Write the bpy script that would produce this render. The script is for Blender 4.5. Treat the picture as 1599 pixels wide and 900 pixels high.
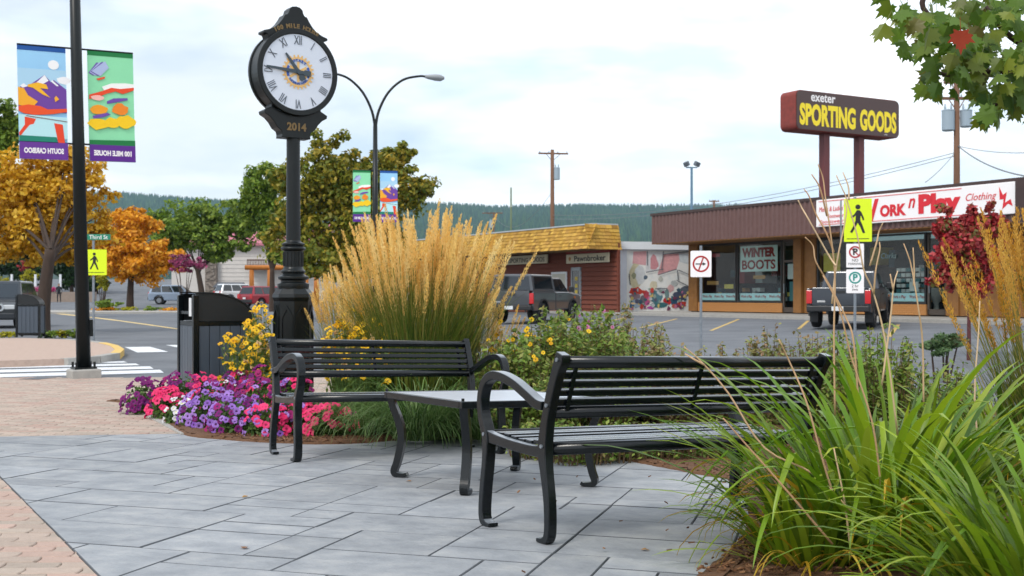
import bpy, bmesh, math, random
import numpy as np
from mathutils import Vector, Matrix, Euler
random.seed(7); RNG = np.random.default_rng(7)
for _o in list(bpy.data.objects): bpy.data.objects.remove(_o)
SC = bpy.context.scene; COL = SC.collection
R = math.radians; PI = math.pi

# ------------------------------------------------------------------ camera
FP, HY, EYE = 1860.0, 460.4, 1.25            # focal length in photo pixels, horizon row, eye height
cam_d = bpy.data.cameras.new('camera'); cam = bpy.data.objects.new('camera', cam_d); COL.objects.link(cam)
cam.location = (0, 0, EYE); cam.rotation_euler = (PI/2, 0, 0)
cam_d.sensor_width = 36; cam_d.lens = FP/1599*36; cam_d.shift_y = (HY-450)/1599
cam_d.clip_end = 20000
cam_d.dof.use_dof = True; cam_d.dof.focus_distance = 6.6; cam_d.dof.aperture_fstop = 7.0
SC.camera = cam
# ------------------------------------------------------------------ world: broken bright cloud over a clear sky
SUN_EL, SUN_AZ = 48, 215                      # azimuth clockwise from +Y
world = bpy.data.worlds.new('World'); SC.world = world; world.use_nodes = True
nt = world.node_tree; nt.nodes.clear()
def wn(t, **k):
    n = nt.nodes.new(t)
    for a, b in k.items(): setattr(n, a, b)
    return n
out = wn('ShaderNodeOutputWorld'); bg = wn('ShaderNodeBackground'); bg.inputs[1].default_value = 0.1
sky = wn('ShaderNodeTexSky', sky_type='NISHITA', sun_disc=False); sky.sun_elevation = R(SUN_EL); sky.sun_rotation = R(SUN_AZ)
sky.air_density = 1.0; sky.dust_density = 1.5
tc = wn('ShaderNodeTexCoord'); mp = wn('ShaderNodeMapping'); mp.inputs['Scale'].default_value = (1.0, 1.0, 3.4); mp.inputs['Location'].default_value = (0.35, 0.1, 0.55)
nz = wn('ShaderNodeTexNoise'); nz.inputs['Scale'].default_value = 2.6; nz.inputs['Detail'].default_value = 5; nz.inputs['Roughness'].default_value = .5; nz.inputs['Distortion'].default_value = .25
rp = wn('ShaderNodeValToRGB'); rp.color_ramp.elements[0].position = .36; rp.color_ramp.elements[0].color = (.5, .5, .5, 1); rp.color_ramp.elements[1].position = .56; rp.color_ramp.elements[1].color = (1, 1, 1, 1)
nz2 = wn('ShaderNodeTexNoise'); nz2.inputs['Scale'].default_value = 4.5; nz2.inputs['Detail'].default_value = 4
rp2 = wn('ShaderNodeValToRGB'); rp2.color_ramp.elements[0].position = .35; rp2.color_ramp.elements[0].color = (7.4, 8.9, 10.6, 1); rp2.color_ramp.elements[1].position = .6; rp2.color_ramp.elements[1].color = (12.6, 12.7, 12.8, 1)
mx = wn('ShaderNodeMix', data_type='RGBA')
L_ = nt.links.new
L_(tc.outputs['Generated'], mp.inputs[0]); L_(mp.outputs[0], nz.inputs[0]); L_(mp.outputs[0], nz2.inputs[0])
L_(nz.outputs[0], rp.inputs[0]); L_(nz2.outputs[0], rp2.inputs[0])
L_(rp.outputs[0], mx.inputs[0]); L_(sky.outputs[0], mx.inputs[6]); L_(rp2.outputs[0], mx.inputs[7]); L_(mx.outputs[2], bg.inputs[0]); L_(bg.outputs[0], out.inputs[0])
# ------------------------------------------------------------------ sun behind thin cloud
sun_d = bpy.data.lights.new('sun', 'SUN'); sun = bpy.data.objects.new('sun', sun_d); COL.objects.link(sun)
sun_d.energy = 1.5; sun_d.angle = R(14); sun_d.color = (1, .95, .87)
_d = Vector((math.sin(R(SUN_AZ))*math.cos(R(SUN_EL)), math.cos(R(SUN_AZ))*math.cos(R(SUN_EL)), math.sin(R(SUN_EL))))
sun.rotation_euler = _d.to_track_quat('Z', 'Y').to_euler(); sun.location = (0, 0, 30)
vs = SC.view_settings; vs.view_transform = 'Standard'; vs.look = 'None'; vs.exposure = 0.36; vs.gamma = 1; vs.use_curve_mapping = False

# ------------------------------------------------------------------ helpers
def S(r, g, b):
    f = lambda c: (c/255/12.92) if c/255 <= .04045 else ((c/255+.055)/1.055)**2.4
    return (f(r), f(g), f(b))
def W(px, py, D):                              # photo pixel at a known distance
    return Vector(((px-799.5)/FP*D, D, EYE-(py-HY)/FP*D))
def plane(x, y): return .307-.018*x-.026*y     # the plaza falls gently away to the right
def gz(x, y): return max(plane(x, y), 0.0)
def G(px, py, dz=0):                           # photo pixel on the plaza / street surface
    D = 8.0
    for _ in range(60):
        x = (px-799.5)/FP*D
        D = .5*D+.5*(EYE-gz(x, D)-dz)*FP/max(py-HY, .5)
    return Vector(((px-799.5)/FP*D, D, gz((px-799.5)/FP*D, D)+dz))
def Z0(px, py, z=0.0):                         # photo pixel on a level plane
    D = (EYE-z)*FP/(py-HY); return Vector(((px-799.5)/FP*D, D, z))
TILT = Matrix.Rotation(-.026, 3, 'X') @ Matrix.Rotation(.018, 3, 'Y')

_mats = {}
def mat(name, col, rough=.6, col2=None, nscale=8, namt=.5, bump=0, bscale=60, metal=0, spec=.5, coat=0, rnd=0, detail=6, stretch=None, col3=None, obj=True):
    if name in _mats: return _mats[name]
    m = bpy.data.materials.new(name); m.use_nodes = True; t = m.node_tree; b = t.nodes['Principled BSDF']
    b.inputs['Roughness'].default_value = rough; b.inputs['Metallic'].default_value = metal
    b.inputs['Specular IOR Level'].default_value = spec; b.inputs['Coat Weight'].default_value = coat
    b.inputs['Base Color'].default_value = (*col, 1)
    tcn = t.nodes.new('ShaderNodeTexCoord'); src = tcn.outputs['Object']
    if stretch:
        mpn = t.nodes.new('ShaderNodeMapping'); mpn.inputs['Scale'].default_value = stretch; t.links.new(src, mpn.inputs[0]); src = mpn.outputs[0]
    last = None
    if col2 is not None:
        n = t.nodes.new('ShaderNodeTexNoise'); n.inputs['Scale'].default_value = nscale; n.inputs['Detail'].default_value = detail; n.inputs['Roughness'].default_value = .62
        t.links.new(src, n.inputs[0])
        r = t.nodes.new('ShaderNodeValToRGB'); r.color_ramp.elements[0].position = .5-namt/2; r.color_ramp.elements[1].position = .5+namt/2
        r.color_ramp.elements[0].color = (*col, 1); r.color_ramp.elements[1].color = (*col2, 1)
        if col3 is not None:
            e = r.color_ramp.elements.new(.5); e.color = (*col3, 1)
        t.links.new(n.outputs[0], r.inputs[0]); last = r.outputs[0]
    if rnd:
        oi = t.nodes.new('ShaderNodeObjectInfo'); mr = t.nodes.new('ShaderNodeMapRange'); mr.inputs[3].default_value = 1-rnd; mr.inputs[4].default_value = 1+rnd
        hs = t.nodes.new('ShaderNodeHueSaturation'); t.links.new(oi.outputs['Random'], mr.inputs[0]); t.links.new(mr.outputs[0], hs.inputs['Value'])
        if last: t.links.new(last, hs.inputs['Color'])
        else: hs.inputs['Color'].default_value = (*col, 1)
        last = hs.outputs[0]
    if last: t.links.new(last, b.inputs['Base Color'])
    if bump:
        n2 = t.nodes.new('ShaderNodeTexNoise'); n2.inputs['Scale'].default_value = bscale; n2.inputs['Detail'].default_value = 5
        bp = t.nodes.new('ShaderNodeBump'); bp.inputs['Strength'].default_value = bump; bp.inputs['Distance'].default_value = .02
        t.links.new(src, n2.inputs[0]); t.links.new(n2.outputs[0], bp.inputs['Height']); t.links.new(bp.outputs[0], b.inputs['Normal'])
    _mats[name] = m; return m
def leafmat(name, cols, trans=.3, rough=.5, attr=True, spec=.3):
    if name in _mats: return _mats[name]
    m = bpy.data.materials.new(name); m.use_nodes = True; t = m.node_tree; b = t.nodes['Principled BSDF']; o = t.nodes['Material Output']
    b.inputs['Roughness'].default_value = rough; b.inputs['Specular IOR Level'].default_value = spec
    r = t.nodes.new('ShaderNodeValToRGB')
    while len(r.color_ramp.elements) < len(cols): r.color_ramp.elements.new(.5)
    for i, c in enumerate(cols):
        r.color_ramp.elements[i].position = i/(max(1, len(cols)-1)); r.color_ramp.elements[i].color = (*c, 1)
    if attr:
        a = t.nodes.new('ShaderNodeAttribute'); a.attribute_name = 'v'; t.links.new(a.outputs['Fac'], r.inputs[0])
    else:
        a = t.nodes.new('ShaderNodeObjectInfo'); t.links.new(a.outputs['Random'], r.inputs[0])
    t.links.new(r.outputs[0], b.inputs['Base Color'])
    if trans:
        tr = t.nodes.new('ShaderNodeBsdfTranslucent'); ms = t.nodes.new('ShaderNodeMixShader'); ms.inputs[0].default_value = trans
        t.links.new(r.outputs[0], tr.inputs[0]); t.links.new(b.outputs[0], ms.inputs[1]); t.links.new(tr.outputs[0], ms.inputs[2]); t.links.new(ms.outputs[0], o.inputs[0])
    _mats[name] = m; return m
def glassmat(name, tint, fac=1.0):
    if name in _mats: return _mats[name]
    m = bpy.data.materials.new(name); m.use_nodes = True; t = m.node_tree; t.nodes.remove(t.nodes['Principled BSDF']); o = t.nodes['Material Output']
    tr = t.nodes.new('ShaderNodeBsdfTransparent'); tr.inputs[0].default_value = (*tint, 1)
    gl = t.nodes.new('ShaderNodeBsdfGlossy'); gl.inputs['Roughness'].default_value = .03
    fr = t.nodes.new('ShaderNodeLayerWeight'); fr.inputs[0].default_value = .5
    pw = t.nodes.new('ShaderNodeMath'); pw.operation = 'POWER'; pw.inputs[1].default_value = 4.5; t.links.new(fr.outputs['Facing'], pw.inputs[0])
    ma = t.nodes.new('ShaderNodeMath'); ma.operation = 'MULTIPLY_ADD'; ma.inputs[1].default_value = .9; ma.inputs[2].default_value = .05; t.links.new(pw.outputs[0], ma.inputs[0])
    ms = t.nodes.new('ShaderNodeMixShader'); t.links.new(ma.outputs[0], ms.inputs[0]); t.links.new(tr.outputs[0], ms.inputs[1]); t.links.new(gl.outputs[0], ms.inputs[2]); t.links.new(ms.outputs[0], o.inputs[0])
    _mats[name] = m; return m

def link(o, parent=None):
    COL.objects.link(o)
    if parent is not None: o.parent = parent
    return o
def empty(name, label, cat, loc=(0, 0, 0), rz=0, group=None, tilt=False):
    o = bpy.data.objects.new(name, None); COL.objects.link(o); o.location = loc; o.empty_display_size = .1
    o.rotation_euler = (TILT @ Matrix.Rotation(rz, 3, 'Z')).to_euler() if tilt else (0, 0, rz)
    return tag(o, label, cat, group)
def tag(o, label=None, cat=None, group=None, kind=None):
    if label: o['label'] = label
    if cat: o['category'] = cat
    if group: o['group'] = group
    if kind: o['kind'] = kind
    return o
def copy_tree(o, parent=None):
    c = o.copy(); COL.objects.link(c); c.parent = parent
    for ch in list(o.children): copy_tree(ch, c)
    return c

class MB:
    def __init__(s): s.v = []; s.f = []
    def add(s, vs, fs):
        n = len(s.v); s.v.extend([tuple(p) for p in vs]); s.f.extend([tuple(i+n for i in f) for f in fs]); return s
    def box(s, x0, x1, y0, y1, z0, z1):
        return s.add([(x0,y0,z0),(x1,y0,z0),(x1,y1,z0),(x0,y1,z0),(x0,y0,z1),(x1,y0,z1),(x1,y1,z1),(x0,y1,z1)],
                     [(0,3,2,1),(4,5,6,7),(0,1,5,4),(1,2,6,5),(2,3,7,6),(3,0,4,7)])
    def rbox(s, c, sz, rot):                    # rotated box
        m = rot if isinstance(rot, Matrix) else Euler(rot).to_matrix(); h = [d/2 for d in sz]; c = Vector(c)
        vs = [c+m@Vector((a*h[0], b*h[1], d*h[2])) for d in (-1,1) for a, b in ((-1,-1),(1,-1),(1,1),(-1,1))]
        return s.add(vs, [(0,3,2,1),(4,5,6,7),(0,1,5,4),(1,2,6,5),(2,3,7,6),(3,0,4,7)])
    def prism(s, pts, a0, a1, axis='x'):         # outline extruded along an axis; pts are the two other coordinates
        f = {'x': lambda p, a: (a, p[0], p[1]), 'y': lambda p, a: (p[0], a, p[1]), 'z': lambda p, a: (p[0], p[1], a)}[axis]
        n = len(pts); vs = [f(p, a0) for p in pts]+[f(p, a1) for p in pts]
        return s.add(vs, [tuple(range(n))[::-1], tuple(range(n, 2*n))]+[(i, (i+1) % n, n+(i+1) % n, n+i) for i in range(n)])
    def tube(s, path, rad, n=8, cap=True):
        path = [Vector(p) for p in path]; k = len(path)
        if not hasattr(rad, '__len__'): rad = [rad]*k
        base = len(s.v); ref = None
        for i, p in enumerate(path):
            t = (path[min(i+1, k-1)]-path[max(i-1, 0)]).normalized()
            if ref is None: ref = t.orthogonal().normalized()
            ref = (ref-t*ref.dot(t)); ref = ref.normalized() if ref.length > 1e-6 else t.orthogonal().normalized()
            b = t.cross(ref)
            for j in range(n):
                a = 2*PI*j/n; s.v.append(tuple(p+(ref*math.cos(a)+b*math.sin(a))*rad[i]))
        for i in range(k-1):
            for j in range(n): s.f.append((base+i*n+j, base+i*n+(j+1) % n, base+(i+1)*n+(j+1) % n, base+(i+1)*n+j))
        if cap: s.f.append(tuple(base+j for j in range(n))[::-1]); s.f.append(tuple(base+(k-1)*n+j for j in range(n)))
        return s
    def lathe(s, prof, n=20, c=(0, 0), a0=0, cap=True):   # prof: (r, z)
        base = len(s.v)
        for r, z in prof:
            for j in range(n): a = a0+2*PI*j/n; s.v.append((c[0]+r*math.cos(a), c[1]+r*math.sin(a), z))
        for i in range(len(prof)-1):
            for j in range(n): s.f.append((base+i*n+j, base+i*n+(j+1) % n, base+(i+1)*n+(j+1) % n, base+(i+1)*n+j))
        if cap: s.f.append(tuple(base+j for j in range(n))[::-1]); s.f.append(tuple(base+(len(prof)-1)*n+j for j in range(n)))
        return s
    def disc_y(s, c, r, y0, y1, n=24):            # short cylinder whose axis is y
        return s.prism([(c[0]+r*math.cos(2*PI*i/n), c[1]+r*math.sin(2*PI*i/n)) for i in range(n)], y0, y1, 'y')
    def mesh(s, name='m'):
        me = bpy.data.meshes.new(name); me.from_pydata(s.v, [], s.f); me.update()
        bm = bmesh.new(); bm.from_mesh(me); bmesh.ops.recalc_face_normals(bm, faces=bm.faces); bm.to_mesh(me); bm.free()
        return me
    def build(s, name, m, parent=None, bevel=0, smooth=False, seg=2, label=None):
        me = s.mesh(name); me.materials.append(m)
        o = bpy.data.objects.new(name, me); link(o, parent)
        if smooth:
            me.polygons.foreach_set('use_smooth', [True]*len(me.polygons))
        if bevel:
            bv = o.modifiers.new('b', 'BEVEL'); bv.width = bevel; bv.segments = seg; bv.limit_method = 'ANGLE'; bv.angle_limit = R(35); bv.harden_normals = False
        if label: o['label'] = label
        return o
def npmesh(name, V, F, m, parent=None, v=None, smooth=False):
    V = np.asarray(V, dtype=np.float32).reshape(-1, 3); F = np.asarray(F, dtype=np.int32); k = F.shape[1]
    me = bpy.data.meshes.new(name); me.vertices.add(len(V)); me.vertices.foreach_set('co', V.ravel())
    me.loops.add(F.size); me.loops.foreach_set('vertex_index', F.ravel())
    me.polygons.add(len(F)); me.polygons.foreach_set('loop_start', np.arange(0, F.size, k, dtype=np.int32))
    try: me.polygons.foreach_set('loop_total', np.full(len(F), k, dtype=np.int32))
    except Exception: pass
    me.update(calc_edges=True); me.validate()
    if v is not None:
        a = me.attributes.new('v', 'FLOAT', 'FACE'); a.data.foreach_set('value', np.asarray(v, dtype=np.float32))
    if smooth: me.polygons.foreach_set('use_smooth', np.ones(len(F), dtype=bool))
    me.materials.append(m)
    o = bpy.data.objects.new(name, me); link(o, parent); return o
def catmull(pts, n=6):
    pts = [np.array(p, float) for p in pts]; P = [2*pts[0]-pts[1]]+pts+[2*pts[-1]-pts[-2]]; o = []
    for i in range(1, len(P)-2):
        for k in range(n):
            t = k/n; o.append(.5*((2*P[i])+(-P[i-1]+P[i+1])*t+(2*P[i-1]-5*P[i]+4*P[i+1]-P[i+2])*t*t+(-P[i-1]+3*P[i]-3*P[i+1]+P[i+2])*t**3))
    o.append(P[-2]); return o
def band(mb, pts, x0, x1, n=5, y_sign=-1):       # flat bar swept along a (q, z, half width) path, extruded along x
    P = catmull(pts, n); Lp, Rp = [], []
    for i, p in enumerate(P):
        t = P[min(i+1, len(P)-1)][:2]-P[max(i-1, 0)][:2]; t = t/np.linalg.norm(t); nrm = np.array([-t[1], t[0]])
        Lp.append(p[:2]+nrm*p[2]); Rp.append(p[:2]-nrm*p[2])
    k = len(P); vs = []
    for x in (x0, x1):
        for a in Lp: vs.append((x, y_sign*a[0], a[1]))
        for a in Rp: vs.append((x, y_sign*a[0], a[1]))
    fs = []
    for i in range(k-1):
        fs += [(i, i+1, k+i+1, k+i), (2*k+i, 3*k+i, 3*k+i+1, 2*k+i+1), (i, 2*k+i, 2*k+i+1, i+1), (k+i, k+i+1, 3*k+i+1, 3*k+i)]
    fs += [(0, k, 3*k, 2*k), (k-1, 3*k-1, 4*k-1, 2*k-1)]
    mb.add(vs, fs); return mb
_txt = {}
def text_mesh(body, size=1, offset=0, extrude=.002, sx=1, align='CENTER', shear=0, space=1):
    key = (body, size, offset, extrude, sx, align, shear, space)
    if key in _txt: return _txt[key]
    c = bpy.data.curves.new('t', 'FONT'); c.body = body; c.size = size; c.offset = offset; c.extrude = extrude; c.align_x = align; c.align_y = 'CENTER'; c.shear = shear; c.space_character = space; c.resolution_u = 3
    o = bpy.data.objects.new('t', c); COL.objects.link(o); bpy.context.view_layer.update()
    me = bpy.data.meshes.new_from_object(o.evaluated_get(bpy.context.evaluated_depsgraph_get())); bpy.data.objects.remove(o)
    if sx != 1: me.transform(Matrix.Diagonal((sx, 1, 1, 1)))
    if sx < 0: me.flip_normals()
    _txt[key] = me; return me
def text(body, m, parent, loc, size=1, rot=(PI/2, 0, 0), name='lettering', fit=None, **k):
    me = text_mesh(body, size, **k).copy(); me.materials.clear(); me.materials.append(m)
    if fit:                                        # stretch to a width and height
        co = np.array([v.co for v in me.vertices]); lo, hi = co.min(0), co.max(0)
        me.transform(Matrix.Diagonal((fit[0]/(hi[0]-lo[0]), fit[1]/(hi[1]-lo[1]), 1, 1)) @ Matrix.Translation((-(lo[0]+hi[0])/2, -(lo[1]+hi[1])/2, 0)))
    o = bpy.data.objects.new(name, me); link(o, parent); o.location = loc; o.rotation_euler = rot; return o
def flat(name, pts, m, parent, y, t=.003):         # a flat shape in the local x-z plane, thin plate
    mb = MB(); mb.prism(pts, y-t, y, 'y'); return mb.build(name, m, parent)
def clip(poly, p, n):                              # keep the side where (q-p).n >= 0
    o = []
    for i in range(len(poly)):
        a, b = poly[i], poly[(i+1) % len(poly)]; da = (a[0]-p[0])*n[0]+(a[1]-p[1])*n[1]; db = (b[0]-p[0])*n[0]+(b[1]-p[1])*n[1]
        if da >= 0: o.append(a)
        if da*db < 0: t = da/(da-db); o.append((a[0]+(b[0]-a[0])*t, a[1]+(b[1]-a[1])*t))
    return o
def inpoly(x, y, P):
    c = False; j = len(P)-1
    for i in range(len(P)):
        if (P[i][1] > y) != (P[j][1] > y) and x < (P[j][0]-P[i][0])*(y-P[i][1])/(P[j][1]-P[i][1])+P[i][0]: c = not c
        j = i
    return c

# ------------------------------------------------------------------ shared materials
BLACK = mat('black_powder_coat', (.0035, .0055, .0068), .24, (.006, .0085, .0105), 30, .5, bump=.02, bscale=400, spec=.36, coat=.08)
BLACKM = mat('black_matt_coat', (.0075, .0095, .011), .42, (.011, .014, .016), 30, .5, bump=.02, bscale=400)
TOPM = mat('sky_bright_top_slat', S(206, 212, 220), .38, S(186, 193, 203), 10, .6, metal=.55, bump=.02, bscale=200)  # pale metal colour stands in for sky reflected in the black table top
SEATM = mat('satin_seat_slat', S(106, 116, 128), .32, S(90, 99, 111), 10, .6, metal=.5, spec=.7, coat=.3)
BLACK2 = mat('black_post_paint', (.005, .0075, .0085), .36, (.008, .011, .012), 12, .5, spec=.32)
def sky_sheen(m, c, lo, hi, amt):                      # paints pale sky reflection into the base colour of upward faces
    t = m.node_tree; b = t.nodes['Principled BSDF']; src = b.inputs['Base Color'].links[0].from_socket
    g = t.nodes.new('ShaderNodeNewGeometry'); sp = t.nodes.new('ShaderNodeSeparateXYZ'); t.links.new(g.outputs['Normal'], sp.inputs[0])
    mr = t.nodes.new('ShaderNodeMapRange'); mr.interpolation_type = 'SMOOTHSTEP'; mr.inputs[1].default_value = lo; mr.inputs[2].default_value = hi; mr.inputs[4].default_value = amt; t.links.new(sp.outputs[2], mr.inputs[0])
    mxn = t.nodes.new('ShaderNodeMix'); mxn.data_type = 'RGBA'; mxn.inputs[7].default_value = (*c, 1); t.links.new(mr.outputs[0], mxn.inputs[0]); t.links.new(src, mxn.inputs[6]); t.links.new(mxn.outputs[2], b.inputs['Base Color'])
sky_sheen(BLACK, S(172, 180, 190), .82, .97, .55)
WHITE = mat('white_paint', S(225, 228, 230), .5, S(205, 208, 212), 6, .6)
STEEL = mat('galvanised_steel', S(150, 156, 162), .45, S(120, 127, 135), 20, .5, metal=.6)
ASPH = mat('asphalt', S(88, 91, 96), .92, S(122, 124, 128), .55, .55, bump=.3, bscale=160, col3=S(108, 111, 116), detail=12, spec=.25)
CONC = mat('concrete', S(176, 172, 165), .85, S(142, 140, 136), 9, .8, bump=.2, bscale=120)
GOLD = mat('gold_letter', S(128, 104, 66), .5, metal=.3)
RUBBER = mat('rubber', (.012, .012, .013), .8)
CHROME = mat('chrome', (.6, .62, .64), .18, metal=1)
CARGLASS = mat('car_glass', (.012, .016, .02), .06, spec=.8)
PLAS = mat('black_plastic', (.015, .016, .018), .5)
# ================================================================== SETTING
def sheet(name, pts, m, kind='structure', t=None):
    mb = MB()
    if t: mb.prism([(p[0], p[1]) for p in pts], pts[0][2]-t, pts[0][2], 'z')
    else: mb.add(pts, [tuple(range(len(pts)))])
    o = mb.build(name, m); o['kind'] = kind; return o
EARTH = mat('earth', S(84, 88, 58), .95, S(104, 96, 66), .05, .8)
sheet('ground', [(-9000, -200, -.06), (9000, -200, -.06), (9000, 14000, -.06), (-9000, 14000, -.06)], EARTH)
road = sheet('road', [(-70, 3, -.03), (60, 3, -.03), (60, 78, -.03), (-70, 78, -.03)], ASPH)
road.location.z = .03
# far car park and the slope behind it, rising
def far_z(y): return 0.004 if y < 78 else ((y-78)*.0165+.004 if y < 115 else .61+(min(y, 155)-115)*.066)
mb = MB(); ys = [76, 78, 90, 103, 115, 125, 135, 145, 155, 175]
for i, y in enumerate(ys):
    for x in (-75, -5): mb.v.append((x, y, far_z(y)+(0 if i else -.05)))
for i in range(len(ys)-1): mb.f.append((2*i, 2*i+1, 2*i+3, 2*i+2))
tag(mb.build('car_park', ASPH, smooth=True), kind='structure')

# ---- plaza of stamped slabs -------------------------------------------------
E1a, E1b = G(0, 745), G(155, 900); E2a, E2b = G(0, 682), G(290, 677)
def half(a, b, inside):
    n = Vector((-(b.y-a.y), b.x-a.x)); n.normalize()
    if (Vector((inside[0], inside[1]))-Vector((a.x, a.y))).dot(n) < 0: n = -n
    return (a.x, a.y), (n.x, n.y)
H1 = half(E1a, E1b, (0, 6)); H2 = half(E2a, E2b, (0, 6))
MORTAR = mat('slab_joint', S(52, 54, 57), .95)
SLAB = mat('stamped_concrete', S(114, 118, 124), .6, S(172, 172, 171), 4.6, .6, bump=.6, bscale=14, rnd=.11, col3=S(144, 147, 151), detail=12, stretch=(1, 1.1, 1), spec=.4)
GROOVE = mat('slab_groove', S(98, 102, 107), .8, S(68, 71, 75), 9, .7)
BR_JOINT = mat('sand_joint', S(142, 122, 104), .95)
def psheet(name, pts, m, dz):
    mb = MB(); mb.add([(p[0], p[1], plane(p[0], p[1])+dz) for p in pts], [tuple(range(len(pts)))]); o = mb.build(name, m); o['kind'] = 'structure'; return o
big = [(-7, 2), (7, 2), (7, 11.5), (-7, 11.5)]
plz = psheet('plaza', clip(clip(big, *H1), *H2), MORTAR, -.009)
yaw = R(-14.6); U = (math.cos(yaw), math.sin(yaw)); Vv = (-U[1], U[0])
cell = .235; nu, nv = 46, 50; occ = np.zeros((nu, nv), bool); rects = []
sizes = [(2, 1), (3, 2), (2, 2), (1, 1), (4, 2), (3, 1), (2, 3), (1, 2)]; wts = [5, 6, 4, 2, 4, 3, 3, 1]
for j in range(nv):
    for i in range(nu):
        if occ[i, j]: continue
        for _ in range(14):
            a, b = random.choices(sizes, wts)[0]
            if i+a <= nu and j+b <= nv and not occ[i:i+a, j:j+b].any(): break
        else: a = b = 1
        occ[i:i+a, j:j+b] = True; rects.append((i, j, a, b))
def slab_mesh(P, gap, top=.0, inset=.006, lip=.005, depth=.02):
    c = (sum(p[0] for p in P)/len(P), sum(p[1] for p in P)/len(P))
    ar = sum(P[i][0]*P[(i+1) % len(P)][1]-P[(i+1) % len(P)][0]*P[i][1] for i in range(len(P))); sg = 1 if ar > 0 else -1
    def ins(d):
        o = []; n = len(P)
        for i, p in enumerate(P):
            e0 = Vector((p[0]-P[i-1][0], p[1]-P[i-1][1])); e1 = Vector((P[(i+1) % n][0]-p[0], P[(i+1) % n][1]-p[1]))
            if e0.length < 1e-6: e0 = e1.copy()
            if e1.length < 1e-6: e1 = e0.copy()
            n0 = Vector((-e0.y, e0.x)).normalized()*sg; n1 = Vector((-e1.y, e1.x)).normalized()*sg; m = n0+n1
            m = n0 if m.length < 1e-3 else m.normalized(); k = d/max(.45, m.dot(n0)); o.append((p[0]+m.x*k, p[1]+m.y*k))
        return o
    A, B = ins(gap), ins(gap+inset); n = len(P); zz = lambda p, d: plane(p[0], p[1])+d
    vs = [(*p, zz(p, top)) for p in B]+[(*p, zz(p, top-lip)) for p in A]+[(*p, zz(p, top-depth)) for p in A]
    fs = [tuple(range(n))]+[(i, n+i, n+(i+1) % n, (i+1) % n) for i in range(n)]+[(n+i, 2*n+i, 2*n+(i+1) % n, n+(i+1) % n) for i in range(n)]
    return vs, fs
o0 = (-5.6, 4.9)
for (i, j, a, b) in rects:
    q = [(i, j), (i+a, j), (i+a, j+b), (i, j+b)]
    P = [(o0[0]+cell*(u*U[0]+v*Vv[0])-2.0*0, o0[1]+cell*(u*U[1]+v*Vv[1])-1.6) for u, v in q]
    P = clip(P, *H1)
    if len(P) >= 3: P = clip(P, *H2)
    if len(P) < 3: continue
    cx, cy = sum(p[0] for p in P)/len(P), sum(p[1] for p in P)/len(P)
    if cy < 3.7 or cy > 10.2 or abs(cx) > .47*cy+1.2: continue
    vs, fs = slab_mesh(P, .0022, random.uniform(-.0015, .0015), .003+.003*random.random(), .004)
    so = MB().add(vs, fs).build('slab', SLAB, plz); so.data.materials.append(GROOVE); n_ = len(P)
    so.data.polygons.foreach_set('material_index', [0 if len(f.vertices) == n_ and f.normal.z > .9 else 1 for f in so.data.polygons])
# ---- brick pavement ----------------------------------------------------------
far_line = [Z0(-200, 590), Z0(420, 590)]
n1 = (-H1[1][0], -H1[1][1]); n2 = (-H2[1][0], -H2[1][1])
bpoly = clip([(-16, 2), (0, 2), (0, 30), (-16, 30)], *half(far_line[0], far_line[1], (-5, 10)))
bp = MB()
for poly in (clip(bpoly, H2[0], n2), clip(clip(bpoly, H1[0], n1), *H2)):
    # split in strips so that the sheet follows plane -> level
    for y0 in np.arange(2, 20, .8):
      for x0 in np.arange(-16, 0, .8):
        q = clip(clip(poly, (0, y0), (0, 1)), (0, y0+.8), (0, -1)) if True else []
        if len(q) >= 3: q = clip(q, (x0, 0), (1, 0))
        if len(q) >= 3: q = clip(q, (x0+.8, 0), (-1, 0))
        if len(q) >= 3: bp.add([(p[0], p[1], gz(p[0], p[1])-.008) for p in q], [tuple(range(len(q)))])
bpo = tag(bp.build('brick_pavement', BR_JOINT), kind='structure'); bpo.location.z = 0
BRICKS = [mat('paver_'+n, c, .9, c2, 25, .8, bump=.3, bscale=90, rnd=.1) for n, c, c2 in (('buff', S(182, 164, 150), S(158, 140, 128)), ('pink', S(186, 160, 146), S(162, 136, 124)), ('grey', S(178, 162, 148), S(150, 136, 124)))]
bl, bh = .205, .108; by = R(7); bu = (math.cos(by), math.sin(by)); bw = (-bu[1], bu[0])
tri = lambda t: abs((t % 1)*2-1)*2-1
cand = []
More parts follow.
